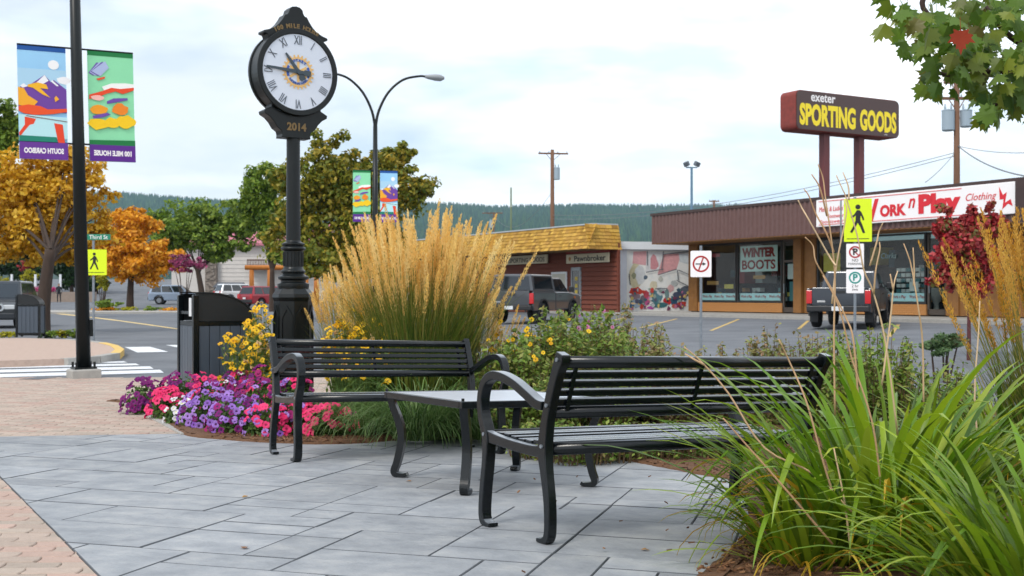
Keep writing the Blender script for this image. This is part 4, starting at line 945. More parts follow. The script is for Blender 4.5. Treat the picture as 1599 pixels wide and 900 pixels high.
# ================================================================== LAMP POSTS WITH BANNERS
def art(pts, c, parent, y, name='print'):
    return flat(name, pts, mat('ink_%d_%d_%d' % c, S(*c), .7), parent, y, .0012)
def banner(parent, x0, x1, zt, zb, kind, mirror, y=0):
    w, h = x1-x0, zt-zb; u = lambda a: (x0+(1-a if mirror == 2 else a)*w); v = lambda b: zt-b*h
    P_ = lambda L: [(u(a), v(b)) for a, b in L]
    base = (150, 200, 238) if kind == 'M' else (140, 216, 168)
    b = MB().box(x0, x1, y-.004, y+.004, zb, zt).build('banner', mat('cloth_'+kind, S(*base), .8, S(*[min(255, int(c*1.1)) for c in base]), 1.5, .8), parent)
    ly = [y-.0045]
    def sh_(L, c): ly[0] -= .0014; art(P_(L), c, b, ly[0])
    el = lambda cx, cy, rx, ry, n=16: [(cx+rx*math.cos(2*PI*i/n), cy+ry*math.sin(2*PI*i/n)) for i in range(n)]
    rj = random.Random(4); bl_ = lambda cx, cy, rx, ry, n=14: [(cx+rx*math.cos(2*PI*i/n)*rj.uniform(.8, 1.1), cy+ry*math.sin(2*PI*i/n)*rj.uniform(.8, 1.1)) for i in range(n)]
    if kind == 'M':
        sh_([(0, 0), (1, 0), (1, .04), (0, .04)], (20, 84, 160)); sh_([(0, .2), (1, .2), (1, .45), (0, .45)], (176, 216, 240))
        sh_(el(.74, .155, .115, .042), (250, 250, 250)); sh_(bl_(.95, .29, .16, .035), (248, 248, 250))
        sh_([(0, .39), (.12, .335), (.2, .36), (.55, .25), (.68, .31), (.74, .29), (1, .37), (1, .58), (0, .58)], (112, 66, 160))
        sh_([(.12, .335), (.2, .36), (.1, .375), (.04, .36)], (246, 246, 250)); sh_([(.55, .25), (.63, .3), (.52, .33), (.32, .345), (.42, .305)], (246, 246, 250)); sh_([(.7, .29), (.84, .34), (.8, .345), (.68, .305)], (246, 246, 250))
        sh_([(.2, .345), (.4, .32), (.58, .335), (.62, .375), (.45, .37), (.66, .45), (.5, .425), (.3, .37), (.2, .365)], (250, 186, 36)); sh_([(0, .37), (.12, .38), (.2, .44), (.4, .49), (.3, .54), (0, .53)], (248, 176, 40)); sh_([(.74, .45), (.78, .43), (.84, .46), (.76, .485)], (248, 176, 40))
        sh_([(0, .54), (.2, .52), (.45, .53), (.6, .555), (1, .54), (1, .57), (.82, .585), (.7, .595), (.5, .605), (.3, .61), (.1, .6), (0, .58)], (240, 84, 34))
        sh_([(0, .61), (1, .62), (1, .815), (0, .815)], (190, 234, 240)); sh_([(.12, .63), (.35, .645), (.3, .69), (.22, .7), (.1, .76), (0, .82), (0, .77), (.12, .7)], (236, 70, 34)); sh_([(.72, .675), (.9, .685), (.94, .85), (.8, .85)], (236, 70, 34))
        sh_([(.15, .618), (1, .655), (1, .661), (.15, .624)], (120, 70, 60)); sh_([(0, .795), (.77, .80), (.77, .845), (0, .845)], (20, 132, 110)); word = 'SOUTH CARIBOO'
    else:
        sh_([(0, 0), (1, 0), (1, .04), (0, .04)], (16, 122, 62))
        for i in range(4): sh_([(.02+.02*i, .2-.005*i), (.2+.06*i, .1-.005*i), (.28+.06*i, .115+.01*i), (.12+.05*i, .225)], ((112, 84, 170), (176, 190, 226))[i % 2])
        sh_([(.18, .25), (.38, .225), (.36, .245), (.22, .265)], (236, 80, 40)); sh_([(.3, .32), (.5, .285), (.8, .275), (1, .28), (1, .33), (.6, .33), (.35, .36)], (250, 250, 246))
        sh_([(.02, .4), (.3, .36), (.5, .325), (.7, .33), (1, .31), (1, .335), (.85, .36), (.75, .375), (.6, .355), (.4, .38), (.25, .41), (.02, .44)], (238, 74, 34)); sh_(bl_(.2, .425, .16, .025), (250, 190, 180))
        sh_([(.4, .45), (.55, .42), (.85, .41), (.86, .43), (.6, .455), (.4, .475)], (112, 74, 170)); sh_(bl_(.22, .53, .2, .045), (246, 160, 30)); sh_(bl_(.68, .52, .19, .055), (244, 136, 30)); sh_([(.08, .59), (.4, .555), (.48, .57), (.3, .6), (.1, .615)], (112, 74, 170))
        sh_(bl_(.2, .66, .24, .055), (252, 206, 20)); sh_(bl_(.5, .645, .2, .05), (252, 206, 20)); sh_(bl_(.8, .63, .22, .06), (252, 206, 20)); sh_([(0, .81), (1, .80), (1, .85), (0, .85)], (16, 122, 62)); word = '100 MILE HOUSE'
    sh_([(0, .85), (1, .85), (1, 1), (0, 1)], (104, 50, 150) if kind == 'M' else (92, 34, 140))
    text(word, SIGNW, b, ((x0+x1)/2, ly[0]-.002, v(.925)), 1, fit=((x1-x0)*.82, h*.05), sx=(-1 if mirror else 1), offset=.05, extrude=.0006)
    return b
def lampost(label, base, yawr, h, r0, r1, zt, zb, bw, kinds, mirror, arms, footing, zarm):
    l = empty('street_lamp', label, 'street lamp', base, yawr, 'black street lamps with town banners')
    MB().tube([(0, 0, 0), (0, 0, h*.5), (0, 0, h)], [r0, (r0+r1)/2, r1], 16).build('pole', BLACK2, l, smooth=True)
    if footing:
        MB().lathe([(.30, -.08), (.30, .10), (.27, .115)], 4, a0=PI/4).build('footing', CONC, l, bevel=.01)
        MB().box(-.16, .16, -.16, .16, .116, .14).build('base_plate', BLACK2, l)
        for a, b in ((-1, -1), (1, -1), (1, 1), (-1, 1)): MB().tube([(a*.13, b*.13, .14), (a*.13, b*.13, .22)], .018, 8).build('anchor_bolt', BLACK2, l)
        MB().box(.09, .14, -.05, .05, .6, .85).build('hand_hole_cover', BLACK2, l)
    g = .09+r1
    for s, kd in ((-1, kinds[0]), (1, kinds[1])):
        x0, x1 = (-g-bw, -g) if s < 0 else (g, g+bw)
        bb = banner(l, x0, x1, zt, zb, kd, mirror)
        for z in (zt+.012, zb+(zt-zb)*.15): MB().tube([(s*r1*.5, 0, z), (s*(g+bw), 0, z)], .014, 8).build('banner_arm', BLACK2, l)
    for s in (-1, 1):
        if arms:
            path = [(0, 0, h-.1), (s*.12, 0, h+.5), (s*.45, 0, h+1.15), (s*.95, 0, h+1.6), (s*1.5, 0, h+1.75), (s*1.75, 0, h+1.75)]
            path = [tuple(q) for q in catmull(path, 5)]
            MB().tube(path, [.05-.015*i/len(path) for i in range(len(path))], 10).build('arm', BLACK2, l, smooth=True)
            x = s*1.72; lm = MB()
            for i, (dx, ry, rz) in enumerate(((0, .05, .05), (.12, .1, .07), (.35, .15, .10), (.55, .13, .1), (.68, .05, .04))):
                for j in range(12): a = 2*PI*j/12; zz = math.sin(a)*rz; lm.v.append((x+s*dx, math.cos(a)*ry, h+1.76-.03*i*.3+(zz if zz > 0 else zz*1.3)))
            for i in range(4):
                for j in range(12): lm.f.append((i*12+j, i*12+(j+1) % 12, (i+1)*12+(j+1) % 12, (i+1)*12+j))
            lm.f.append(tuple(range(12))); lm.f.append(tuple(48+j for j in range(12)))
            lo_ = lm.build('luminaire', mat('lamp_grey', S(150, 154, 158), .45), l, smooth=True)
            if s < 0: MB().tube([(x-.3, 0, h+1.8), (x-.3, 0, h+1.98)], .05, 8).build('photocell', BLACK2, lo_)
    return l
p = Z0(131, 590); zt_ = W(0, 78, 17.9).z; zb_ = W(0, 251, 17.9).z
nl = lampost('near black street lamp with two hanging banners on a concrete footing', (p.x, p.y, .02), R(32), 8.0, .108, .066, zt_-.02, zb_-.02, .68, ('M', 'F'), True, True, True, 7)
nl.rotation_euler = (0, R(-1.3), R(32))
p = W(586, 500, 41.0); zt_ = W(0, 267, 41).z; zb_ = W(0, 347, 41).z
zj = W(0, 178, 41).z
lampost('twin-armed street lamp with banners rising behind the ornamental grass', (p.x, p.y, 0), R(12), zj-.4, .12, .075, zt_, zb_, .6, ('F', 'M'), 0, True, False, 7)

# ================================================================== SIGNS
FLUO = mat('fluorescent_yellow', S(216, 238, 20), .5); INKB = mat('ink_black', (.01, .01, .01), .5); GREENS = mat('sign_green', S(24, 128, 100), .5); TEAL = mat('sign_teal', S(10, 140, 130), .5)
def walker(parent, cx, cz, h, y):                # walking figure in profile
    s = h/10; pts = [(-.3, 8.0), (.5, 8.0), (1.1, 7.4), (1.9, 5.6), (2.1, 4.6), (1.6, 4.5), (1.3, 5.4), (.9, 6.2), (.8, 4.6), (1.5, 2.9), (2.4, .2), (1.6, .1), (.7, 2.4), (-.1, 3.7), (-.7, 2.3), (-1.9, .2), (-2.6, .5), (-1.5, 2.6), (-.8, 4.4), (-.7, 6.2), (-1.4, 5.6), (-2.2, 5.3), (-2.3, 5.9), (-1.3, 6.5)]
    flat('walking_figure', [(cx+a*s, cz+(b-5)*s) for a, b in pts], INKB, parent, y, .003)
    MB().disc_y((cx-.0*s, cz+4.1*s), .85*s, y-.003, y, 14).build('figure_head', INKB, parent)
def ped(parent, cx, z0, z1, w, y):
    b = MB().prism(rrect(cx-w/2, cx+w/2, z0, z1, .02, 3), y, y+.006, 'y').build('crossing_sign', FLUO, parent)
    walker(b, cx, (z0+z1)/2+.03, (z1-z0)*.68, y-.001); MB().box(cx-w*.4, cx+w*.4, y-.003, y-.0005, z0+.06, z0+.075).build('sign_line', INKB, b); return b
def ringp(parent, cx, cz, r0, r1, m, y, name):
    mb = MB(); n = 28
    for i in range(n):
        a, b = 2*PI*i/n, 2*PI*(i+1)/n; mb.add([(cx+r*math.cos(t), y, cz+r*math.sin(t)) for r, t in ((r0, a), (r1, a), (r1, b), (r0, b))], [(0, 1, 2, 3)])
    mb.build(name, m, parent)
# left crossing sign with street name
p = Z0(146, 531.5, .12); D = p.y
s1 = empty('crossing_signpost', 'yellow pedestrian crossing sign under green street name on the island', 'sign post', p, R(6), 'pedestrian crossing sign posts')
MB().tube([(0, 0, -.05), (0, 0, W(0, 366, D).z-.12)], .03, 10).build('post', STEEL, s1)
ped(s1, .03, W(0, 430, D).z-.12, W(0, 390, D).z-.12, .6, -.05)
gs = MB().box(-.16, .42, -.045, -.035, W(0, 375, D).z-.12, W(0, 366, D).z-.12).build('street_name_sign', GREENS, s1); text('Third St', SIGNW, gs, (.13, -.048, W(0, 370.5, D).z-.12), 1, fit=(.45, .1))
# right crossing sign with parking plates
D = 26.6; x = (1335-799.5)/FP*D
s2 = empty('crossing_signpost', 'yellow pedestrian crossing sign above two parking plates before the pickup', 'sign post', (x, D, 0), R(-12), 'pedestrian crossing sign posts')
MB().tube([(0, .0, 0), (0, .0, W(0, 308, D).z)], .032, 10).build('post', STEEL, s2)
ped(s2, .06, W(0, 378, D).z, W(0, 311, D).z, .6, -.05)
MB().box(-.30, -.28, .04, .34, W(0, 378, D).z, W(0, 312, D).z).build('rear_sign', STEEL, s2)
for q0, q1, m_, w1, w2 in ((381, 418, REDP, 'NO', 'PARKING'), (421, 458, TEAL, '2 hr', 'limit')):
    b = MB().prism(rrect(-.19, .19, W(0, q1, D).z, W(0, q0, D).z, .02, 3), -.046, -.04, 'y').build('parking_plate', SIGNW, s2)
    zc = W(0, q0+13, D).z; ringp(b, 0, zc, .10, .135, m_, -.0475, 'ring'); text('P', INKB if m_ is REDP else TEAL, b, (0, -.048, zc), .2, offset=.008)
    if m_ is REDP: MB().rbox((0, -.0485, zc), (.025, .0015, .24), (0, R(-45), 0)).build('slash', m_, b)
    text(w1, INKB, b, (0, -.048, W(0, q0+26, D).z), .09); text(w2, INKB, b, (0, -.048, W(0, q0+31.5, D).z), .07)
# no-turn sign
D = 19.0; x = (1094.5-799.5)/FP*D
s3 = empty('prohibition_sign', 'white square sign with red circle and slash over the black arrow', 'sign post', (x, D, -.02), R(-8))
MB().tube([(0, 0, 0), (0, 0, W(0, 384, D).z+.02)], .022, 10).build('post', STEEL, s3)
b = MB().prism(rrect(-.165, .165, W(0, 431, D).z, W(0, 390, D).z, .02, 3), -.032, -.026, 'y').build('sign_plate', SIGNW, s3)
zc = W(0, 410.5, D).z; ringp(b, 0, zc, .105, .132, REDP, -.0345, 'ring')
flat('arrow', [(-.085, zc-.008), (.03, zc-.008), (.03, zc-.026), (.08, zc), (.03, zc+.026), (.03, zc+.008), (-.085, zc+.008)], INKB, b, -.033)
MB().rbox((0, -.036, zc), (.02, .0015, .22), (0, R(20), 0)).build('slash', REDP, b)

# ================================================================== UTILITY POLES AND WIRES
WOODP = mat('pole_wood', S(128, 92, 70), .9, S(96, 70, 54), 3, .8, stretch=(1, 1, .1))
TRF = mat('transformer_grey', S(150, 166, 178), .5)
def upole(px, ytop, D, label, r=.15, cross=None, trf=(), m=WOODP, base=0):
    p = W(px, 460, D); zt = W(px, ytop, D).z
    u = empty('utility_pole', label, 'utility pole', (p.x, p.y, base)); MB().tube([(0, 0, -.1), (0, 0, zt-base)], [r*1.15, r*.8], 12).build('pole', m, u, smooth=True)
    for (q, x0, x1, a) in (cross or ()):
        z = W(0, q, D).z-base; k = D/FP; MB().rbox(((x0+x1)/2*k, 0, z), ((x1-x0)*k, .12, .14), (0, 0, R(a))).build('cross_arm', m, u)
        for t in (.05, .35, .65, .95): MB().lathe([(.03, z+.07), (.05, z+.12), (.03, z+.22)], 8, c=((x0+(x1-x0)*t)*k, 0)).build('insulator', TRF, u)
        MB().tube([((x0+x1)/2*k+(x1-x0)*.25*k, -.07, z), (0, -.07, z-.7)], .025, 6).build('brace', m, u); MB().tube([((x0+x1)/2*k-(x1-x0)*.25*k, -.07, z), (0, -.07, z-.7)], .025, 6).build('brace', m, u)
    for (dx, q0, q1, rr) in trf:
        k = D/FP; z0, z1 = W(0, q1, D).z-base, W(0, q0, D).z-base
        tr_ = MB().lathe([(rr*.9, z0), (rr, z0+.05), (rr, z1-.08), (rr*1.04, z1-.07), (rr*1.04, z1-.02), (rr*.5, z1+.03)], 16, c=(dx*k, -.05)).build('transformer', TRF, u, smooth=False)
        for t in (-.5, .5): MB().lathe([(.04, z1), (.06, z1+.1), (.03, z1+.3)], 8, c=(dx*k+t*rr, -.05)).build('bushing', TRF, tr_)
        MB().box(min(0, dx*k), max(0, dx*k), -.03, .03, (z0+z1)/2, (z0+z1)/2+.1).build('bracket', TRF, u)
    return u
upole(862.5, 234, 105, 'wooden utility pole with crossarm and one transformer behind the shingled roof', .2, [(240, -22, 25, 8)], [(7, 262, 281, .27)])
upole(798, 293, 140, 'plain thin greenish pole left of the wooden utility pole', .12, m=mat('green_pole', S(98, 112, 84), .8))
upole(771, 332, 190, 'small distant utility pole with white box against the hill', .14, [(333, -18, 14, 0)], [(-4, 345, 356, .3)])
up = upole(1494, 118, 62, 'wooden utility pole with paired transformers behind the maple leaves', .17, [(129, -20, 22, 0), (154, -28, 26, 0)], [(-14, 172, 205, .32), (14, 172, 199, .3)])
upole(1115, 313, 150, 'stubby distant utility pole top above the brown shop roof', .15, [(314.5, -8, 8, 0)])
# slim flood-light mast behind the shop
D = 75; p = W(1080, 460, D); fm = empty('floodlight_mast', 'thin blue-grey mast with two floodlights above the shop roof', 'floodlight', (p.x, p.y, 0))
BLUEP = mat('blue_grey_pole', S(96, 128, 150), .5); zt_ = W(0, 262, D).z
MB().tube([(0, 0, 0), (0, 0, zt_)], [.11, .08], 10).build('pole', BLUEP, fm)
MB().box(-.35, .35, -.04, .04, zt_-.03, zt_+.04).build('bracket', BLUEP, fm)
for s in (-1, 1): MB().rbox((s*.33, -.05, zt_+.22), (.34, .3, .3), (R(20), R(s*18), R(s*30))).build('floodlight', mat('flood_grey', S(88, 96, 104), .5), fm, bevel=.05)
WIRE = mat('wire', S(120, 124, 130), .6)
def wire(a, b, sag, label, r=.018):
    a, b = Vector(a), Vector(b); pts = []
    for i in range(17):
        t = i/16; q = a.lerp(b, t); q.z -= sag*4*t*(1-t); pts.append(q)
    tag(MB().tube(pts, r, 5).build('overhead_wire', WIRE, smooth=True), label, 'wire', 'overhead wires')
wire(W(1494, 238, 62), W(862, 336, 105), 1.0, 'upper overhead wire running left from the transformer pole'); wire(W(1494, 243, 62), W(862, 342, 105), 1.0, 'lower overhead wire running left from the transformer pole')
wire(W(1494, 228, 62), W(1780, 205, 48), .6, 'overhead wire running right above the shop sign'); wire(W(1496, 228, 62), W(1620, 278, 40), .3, 'slanting overhead cable dropping right of the transformer pole', .03)
wire(W(1490, 240, 62), W(1445, 285, 50), .1, 'short service wire dropping left of the transformer pole')
wire(W(771, 334, 190), W(620, 352, 170), 2, 'far wire crossing the hillside left of the small pole'); wire(W(862, 300, 105), W(771, 336, 190), 2.5, 'far wire between the small pole and the wooden pole')

# ================================================================== VEHICLES
def paint(name, c): return mat('paint_'+name, c, .28, [min(1, v*1.15) for v in c], 2, .8, metal=.35, coat=.6)
RED_L = mat('tail_red', S(190, 20, 30), .2, coat=.5); AMB = mat('amber', S(230, 120, 30), .25); HEADL = mat('headlight', S(200, 205, 208), .12, coat=1)
def wheel(v, x, y, r, w=.23, s=1):
    t = MB(); prof = [(r*.62, -w/2), (r*.9, -w/2), (r, -w*.32), (r, w*.32), (r*.9, w/2), (r*.62, w/2)]
    n = 28
    for i in range(n):
        a = 2*PI*i/n
        for rr, yy in prof: t.v.append((x+rr*math.cos(a), y+yy, r+rr*math.sin(a)))
    k = len(prof)
    for i in range(n):
        for j in range(k-1): t.f.append((i*k+j, ((i+1) % n)*k+j, ((i+1) % n)*k+j+1, i*k+j+1))
        t.f.append((i*k+k-1, ((i+1) % n)*k+k-1, ((i+1) % n)*k, i*k))
    o = t.build('wheel', RUBBER, v, smooth=True)
    rm_ = MB().disc_y((x, r), r*.6, y+s*w*.1, y+s*w*.3, 20).build('rim', mat('alloy', S(150, 154, 160), .3, metal=.8), o)
    for k in range(5):
        a = 2*PI*k/5; MB().rbox((x+r*.3*math.cos(a), y+s*w*.36, r+r*.3*math.sin(a)), (r*.5, .03, r*.14), (0, -a, 0)).build('spoke', mat('alloy', S(150, 154, 160), .3, metal=.8), o)
def arch_profile(top, x0, x1, zb, wheels, r):     # closed outline: bottom with wheel arches, then top points from front to rear
    pts = [(x0, zb)]
    for wx in sorted(wheels):
        a0 = math.asin(min(.9, max(-.9, (zb-r*.86)/r)))
        for i in range(11): t = PI-a0-(PI-2*a0)*i/10; pts.append((wx+r*math.cos(t), r*.86+r*math.sin(t)))
    pts.append((x1, zb)); return pts+top
def loft_cabin(v, base, roof, wb, wr, m, name='cabin'):
    n = len(base); mb = MB()
    vs = [(p[0], s*wb, p[1]) for s in (-1, 1) for p in base]+[(p[0], s*wr, p[1]) for s in (-1, 1) for p in roof]
    # base: rear, front ; roof: rear, front
    mb.add([(base[0][0], -wb, base[0][1]), (base[1][0], -wb, base[1][1]), (base[1][0], wb, base[1][1]), (base[0][0], wb, base[0][1]), (roof[0][0], -wr, roof[0][1]), (roof[1][0], -wr, roof[1][1]), (roof[1][0], wr, roof[1][1]), (roof[0][0], wr, roof[0][1])], [(0,3,2,1),(4,5,6,7),(0,1,5,4),(1,2,6,5),(2,3,7,6),(3,0,4,7)])
    o = mb.build(name, m, v, bevel=.05, seg=3)
    B = lambda s, a, b: Vector(((base[0][0]+(base[1][0]-base[0][0])*a)*(1-b)+(roof[0][0]+(roof[1][0]-roof[0][0])*a)*b, s*(wb*(1-b)+wr*b), (base[0][1]+(base[1][1]-base[0][1])*a)*(1-b)+(roof[0][1]+(roof[1][1]-roof[0][1])*a)*b))
    return o, B
def side_glass(v, B, spans, b0=.12, b1=.86):
    for s in (-1, 1):
        for a0, a1, c0, c1 in spans:
            q = [B(s, a0, b0), B(s, a1, b0), B(s, c1, b1), B(s, c0, b1)]; off = Vector((0, s*.012, .004))
            MB().add([p+off for p in q]+[p-off for p in q], [(0,1,2,3),(4,7,6,5),(0,4,5,1),(1,5,6,2),(2,6,7,3),(3,7,4,0)]).build('side_window', CARGLASS, v)
def end_glass(v, B, a, name, b0=.12, b1=.85, yk=.86):
    q = [B(-1, a, b0), B(1, a, b0), B(1, a, b1), B(-1, a, b1)]; off = Vector((.012 if a else -.012, 0, .006)); q = [Vector((p.x, p.y*yk, p.z)) for p in q]
    MB().add([p+off for p in q]+[p-off for p in q], [(0,1,2,3),(4,7,6,5),(0,4,5,1),(1,5,6,2),(2,6,7,3),(3,7,4,0)]).build(name, CARGLASS, v)
def suv(label, cat, loc, yawr, Lc, Wc, Hc, c, wr=.35, group='cars and trucks parked around the junction', front='suv', name='parked_car', rack=False, grille=True):
    v = empty(name, label, cat, loc, yawr, group); h = Lc/2; zb = .32; zbelt = Hc*.60; wx = (-h+Lc*.2, h-Lc*.19); rA = wr*1.18
    top = [(h, .45), (h, zbelt*.78), (h-.12, zbelt*.88), (h-Lc*.24, zbelt*.99), (-h+.05, zbelt), (-h, zbelt*.9), (-h, .45)]
    MB().prism(arch_profile(top, -h, h, zb, wx, rA), -Wc/2, Wc/2, 'y').build('body', c, v, bevel=.07, seg=3)
    cab, B = loft_cabin(v, ((-h+.04, zbelt-.03), (h-Lc*.22, zbelt-.03)), ((-h+.32, Hc), (h-Lc*.42, Hc)), Wc/2-.04, Wc/2-.24, c)
    side_glass(v, B, ((.06, .30, .04, .30), (.33, .60, .33, .62), (.63, .92, .65, .97))); end_glass(v, B, 0, 'rear_window'); end_glass(v, B, 1, 'windscreen')
    for x in wx:
        for s in (-1, 1): wheel(v, x, s*(Wc/2-.13), wr, s=s)
    for s in (-1, 1):
        MB().box(-h-.02, -h+.1, s*(Wc/2-.22)-.1, s*(Wc/2-.22)+.2 if s > 0 else s*(Wc/2-.22)+.1, zbelt*.72, zbelt*1.05).build('taillight', RED_L, v, bevel=.02)
        MB().box(h-.12, h+.015, s*(Wc/2-.28)-.2, s*(Wc/2-.28)+.2, zbelt*.66, zbelt*.82).build('headlight', HEADL, v, bevel=.03)
        MB().box(h-Lc*.33, h-Lc*.33+.14, s*(Wc/2+.02)-.09, s*(Wc/2+.02)+.09, zbelt+.03, zbelt+.18).build('mirror', c, v, bevel=.03)
    MB().box(-h-.06, -h+.1, -Wc/2+.06, Wc/2-.06, .38, .62).build('rear_bumper', PLAS, v, bevel=.04); MB().box(h-.1, h+.06, -Wc/2+.06, Wc/2-.06, .34, .58).build('front_bumper', PLAS if front != 'suv' else c, v, bevel=.04)
    MB().box(-h-.075, -h-.06, -.16, .16, .66, .8).build('number_plate', WHITE, v); MB().box(h+.06, h+.07, -.16, .16, .42, .54).build('number_plate', WHITE, v)
    if grille:
        gfr = MB().prism(rrect(-.48, .48, zbelt*.60, zbelt*.86, .12), 0, .03, 'y').build('grille', CHROME, v); gfr.rotation_euler = (0, 0, PI/2); gfr.location = (h+.03, 0, 0)
        g2 = MB().prism(rrect(-.40, .40, zbelt*.645, zbelt*.815, .09), -.035, -.02, 'y').build('grille_mesh', PLAS, v); g2.rotation_euler = (0, 0, PI/2); g2.location = (h+.02, 0, 0)
    return v
def pickup(label, loc, yawr, c, canopy, group='cars and trucks parked around the junction'):
    Lc, Wc = 5.25, 1.88; h = Lc/2; v = empty('pickup_truck', label, 'pickup truck', loc, yawr, group); wr = .39; wx = (-h+1.05, h-.95); zb = .48; zr = 1.2; ra = .47
    xb = -.28                                       # cab rear wall
    def part_prof(x0, x1, wxs, top): return arch_profile(top, x0, x1, zb, wxs, ra)
    # cab and nose
    MB().prism(part_prof(xb, h, [wx[1]], [(h, .6), (h, 1.02), (h-.15, 1.12), (h-1.25, 1.2), (xb, 1.2)]), -Wc/2, Wc/2, 'y').build('body', c, v, bevel=.07, seg=3)
    bs = part_prof(-h+.05, xb-.02, [wx[0]], [(xb-.02, zr), (-h+.05, zr)])
    for s in (-1, 1): MB().prism(bs, s*Wc/2, s*(Wc/2-.09), 'y').build('bed_side', c, v, bevel=.025)
    MB().box(-h+.06, xb-.03, -Wc/2+.1, Wc/2-.1, .62, .7).build('bed_floor', PLAS, v)
    tg = MB().box(-h, -h+.06, -Wc/2+.17, Wc/2-.17, .68, zr+.02).build('tailgate', c, v, bevel=.015)
    MB().box(-h-.015, -h-.002, -.2, .2, 1.05, 1.13).build('handle', PLAS, tg)
    MB().box(-h-.012, -h-.002, .38, .62, .78, .84).build('badge', CHROME, tg)
    MB().box(-h-.16, -h-.01, -Wc/2+.03, Wc/2-.03, .5, .68).build('rear_bumper', PLAS, v, bevel=.03); MB().box(-h-.17, -h-.161, -.17, .17, .53, .66).build('number_plate', WHITE, v)
    MB().box(h-.08, h+.07, -Wc/2+.05, Wc/2-.05, .5, .74).build('front_bumper', PLAS, v, bevel=.04)
    for s in (-1, 1):
        MB().box(-h-.005, -h+.09, s*(Wc/2-.085)-.08, s*(Wc/2-.085)+.087, .74, 1.14).build('taillight', RED_L, v, bevel=.012)
        MB().box(-h+.55, -h+.58, s*(Wc/2-.13)-.12, s*(Wc/2-.13)+.12, .18, .55).build('mud_flap', PLAS, v)
        MB().box(h-.12, h+.012, s*(Wc/2-.26)-.18, s*(Wc/2-.26)+.18, .86, 1.04).build('headlight', HEADL, v, bevel=.03)
        MB().box(h-1.45, h-1.3, s*(Wc/2+.09)-.1, s*(Wc/2+.09)+.1, 1.2, 1.42).build('mirror', PLAS, v, bevel=.03)
        MB().disc_y((h-.75, .98), .05, s*(Wc/2), s*(Wc/2+.015), 10).build('side_marker', AMB, v)
        MB().box(xb+.42, xb+.6, s*Wc/2-.012*(1 if s < 0 else -1)*0, s*(Wc/2+.015), 1.02, 1.06).build('door_handle', PLAS, v)
        for x in wx: wheel(v, x, s*(Wc/2-.13), wr, .26, s)
        for x in wx:
            ar = MB(); pr = [(x+ra*math.cos(R(t)), ra*.86+ra*math.sin(R(t))) for t in range(-5, 186, 19)]+[(x+(ra+.07)*math.cos(R(t)), ra*.86+(ra+.07)*math.sin(R(t))) for t in range(185, -6, -19)]
            ar.prism(pr, s*(Wc/2-.02), s*(Wc/2+.03), 'y'); ar.build('wheel_flare', PLAS, v)
    cab, B = loft_cabin(v, ((xb, 1.17), (h-1.2, 1.17)), ((xb+.12, 1.76), (h-1.95, 1.76)), Wc/2-.04, Wc/2-.2, c)
    side_glass(v, B, ((.05, .42, .05, .44), (.46, .9, .48, .95)), .12, .88); end_glass(v, B, 0, 'rear_window', .14, .86); end_glass(v, B, 1, 'windscreen')
    if canopy:
        cc, B2 = loft_cabin(v, ((-h+.05, zr+.005), (xb-.03, zr+.005)), ((-h+.14, 1.86), (xb-.03, 1.86)), Wc/2-.03, Wc/2-.16, c, 'canopy')
        side_glass(v, B2, ((.08, .92, .1, .92),), .15, .85); end_glass(v, B2, 0, 'canopy_window', .1, .86)
    return v
PB_ = paint('charcoal', (.035, .042, .055)); PG = paint('grey', (.065, .07, .078)); PSB = paint('silver_blue', (.23, .29, .38)); PW = paint('white', (.7, .71, .72)); PR = paint('red', (.28, .012, .025)); PK = paint('black', (.02, .024, .03))
hd = R(66); r0 = W(1309, 470, 35.5); c_ = Vector((r0.x+2.62*math.cos(hd), r0.y+2.62*math.sin(hd), 0)); c_.z = lot_z(c_.x, c_.y)+.015
pickup('dark charcoal pickup truck seen from behind, parked at the work clothing shop', c_, hd, PB_, False)
hd = R(67); r0 = W(797, 470, 45); c_ = Vector((r0.x+2.62*math.cos(hd), r0.y+2.62*math.sin(hd), 0)); c_.z = lot_z(c_.x, c_.y)+.015
pickup('grey pickup truck with a canopy outside the pawnbroker', c_, hd, PG, True)
def park(px, D, z=None): p = W(px, 460, D); return (p.x, p.y, far_z(D) if z is None else z)
suv('black truck with chrome grille facing the camera behind the island bin', 'truck', park(6, 46, 0), R(-78), 4.8, 1.85, 1.78, PK, .39)
suv('silver blue hatchback car side-on in the far car park', 'car', park(276, 103), R(6), 4.5, 1.82, 1.66, PSB)
suv('white four-wheel-drive car parked in front of the log porch', 'car', park(376, 108), R(35), 4.5, 1.85, 1.72, PW)
suv('red car seen from behind, left of the clock pedestal', 'car', park(418, 93), R(52), 4.5, 1.85, 1.66, PR)
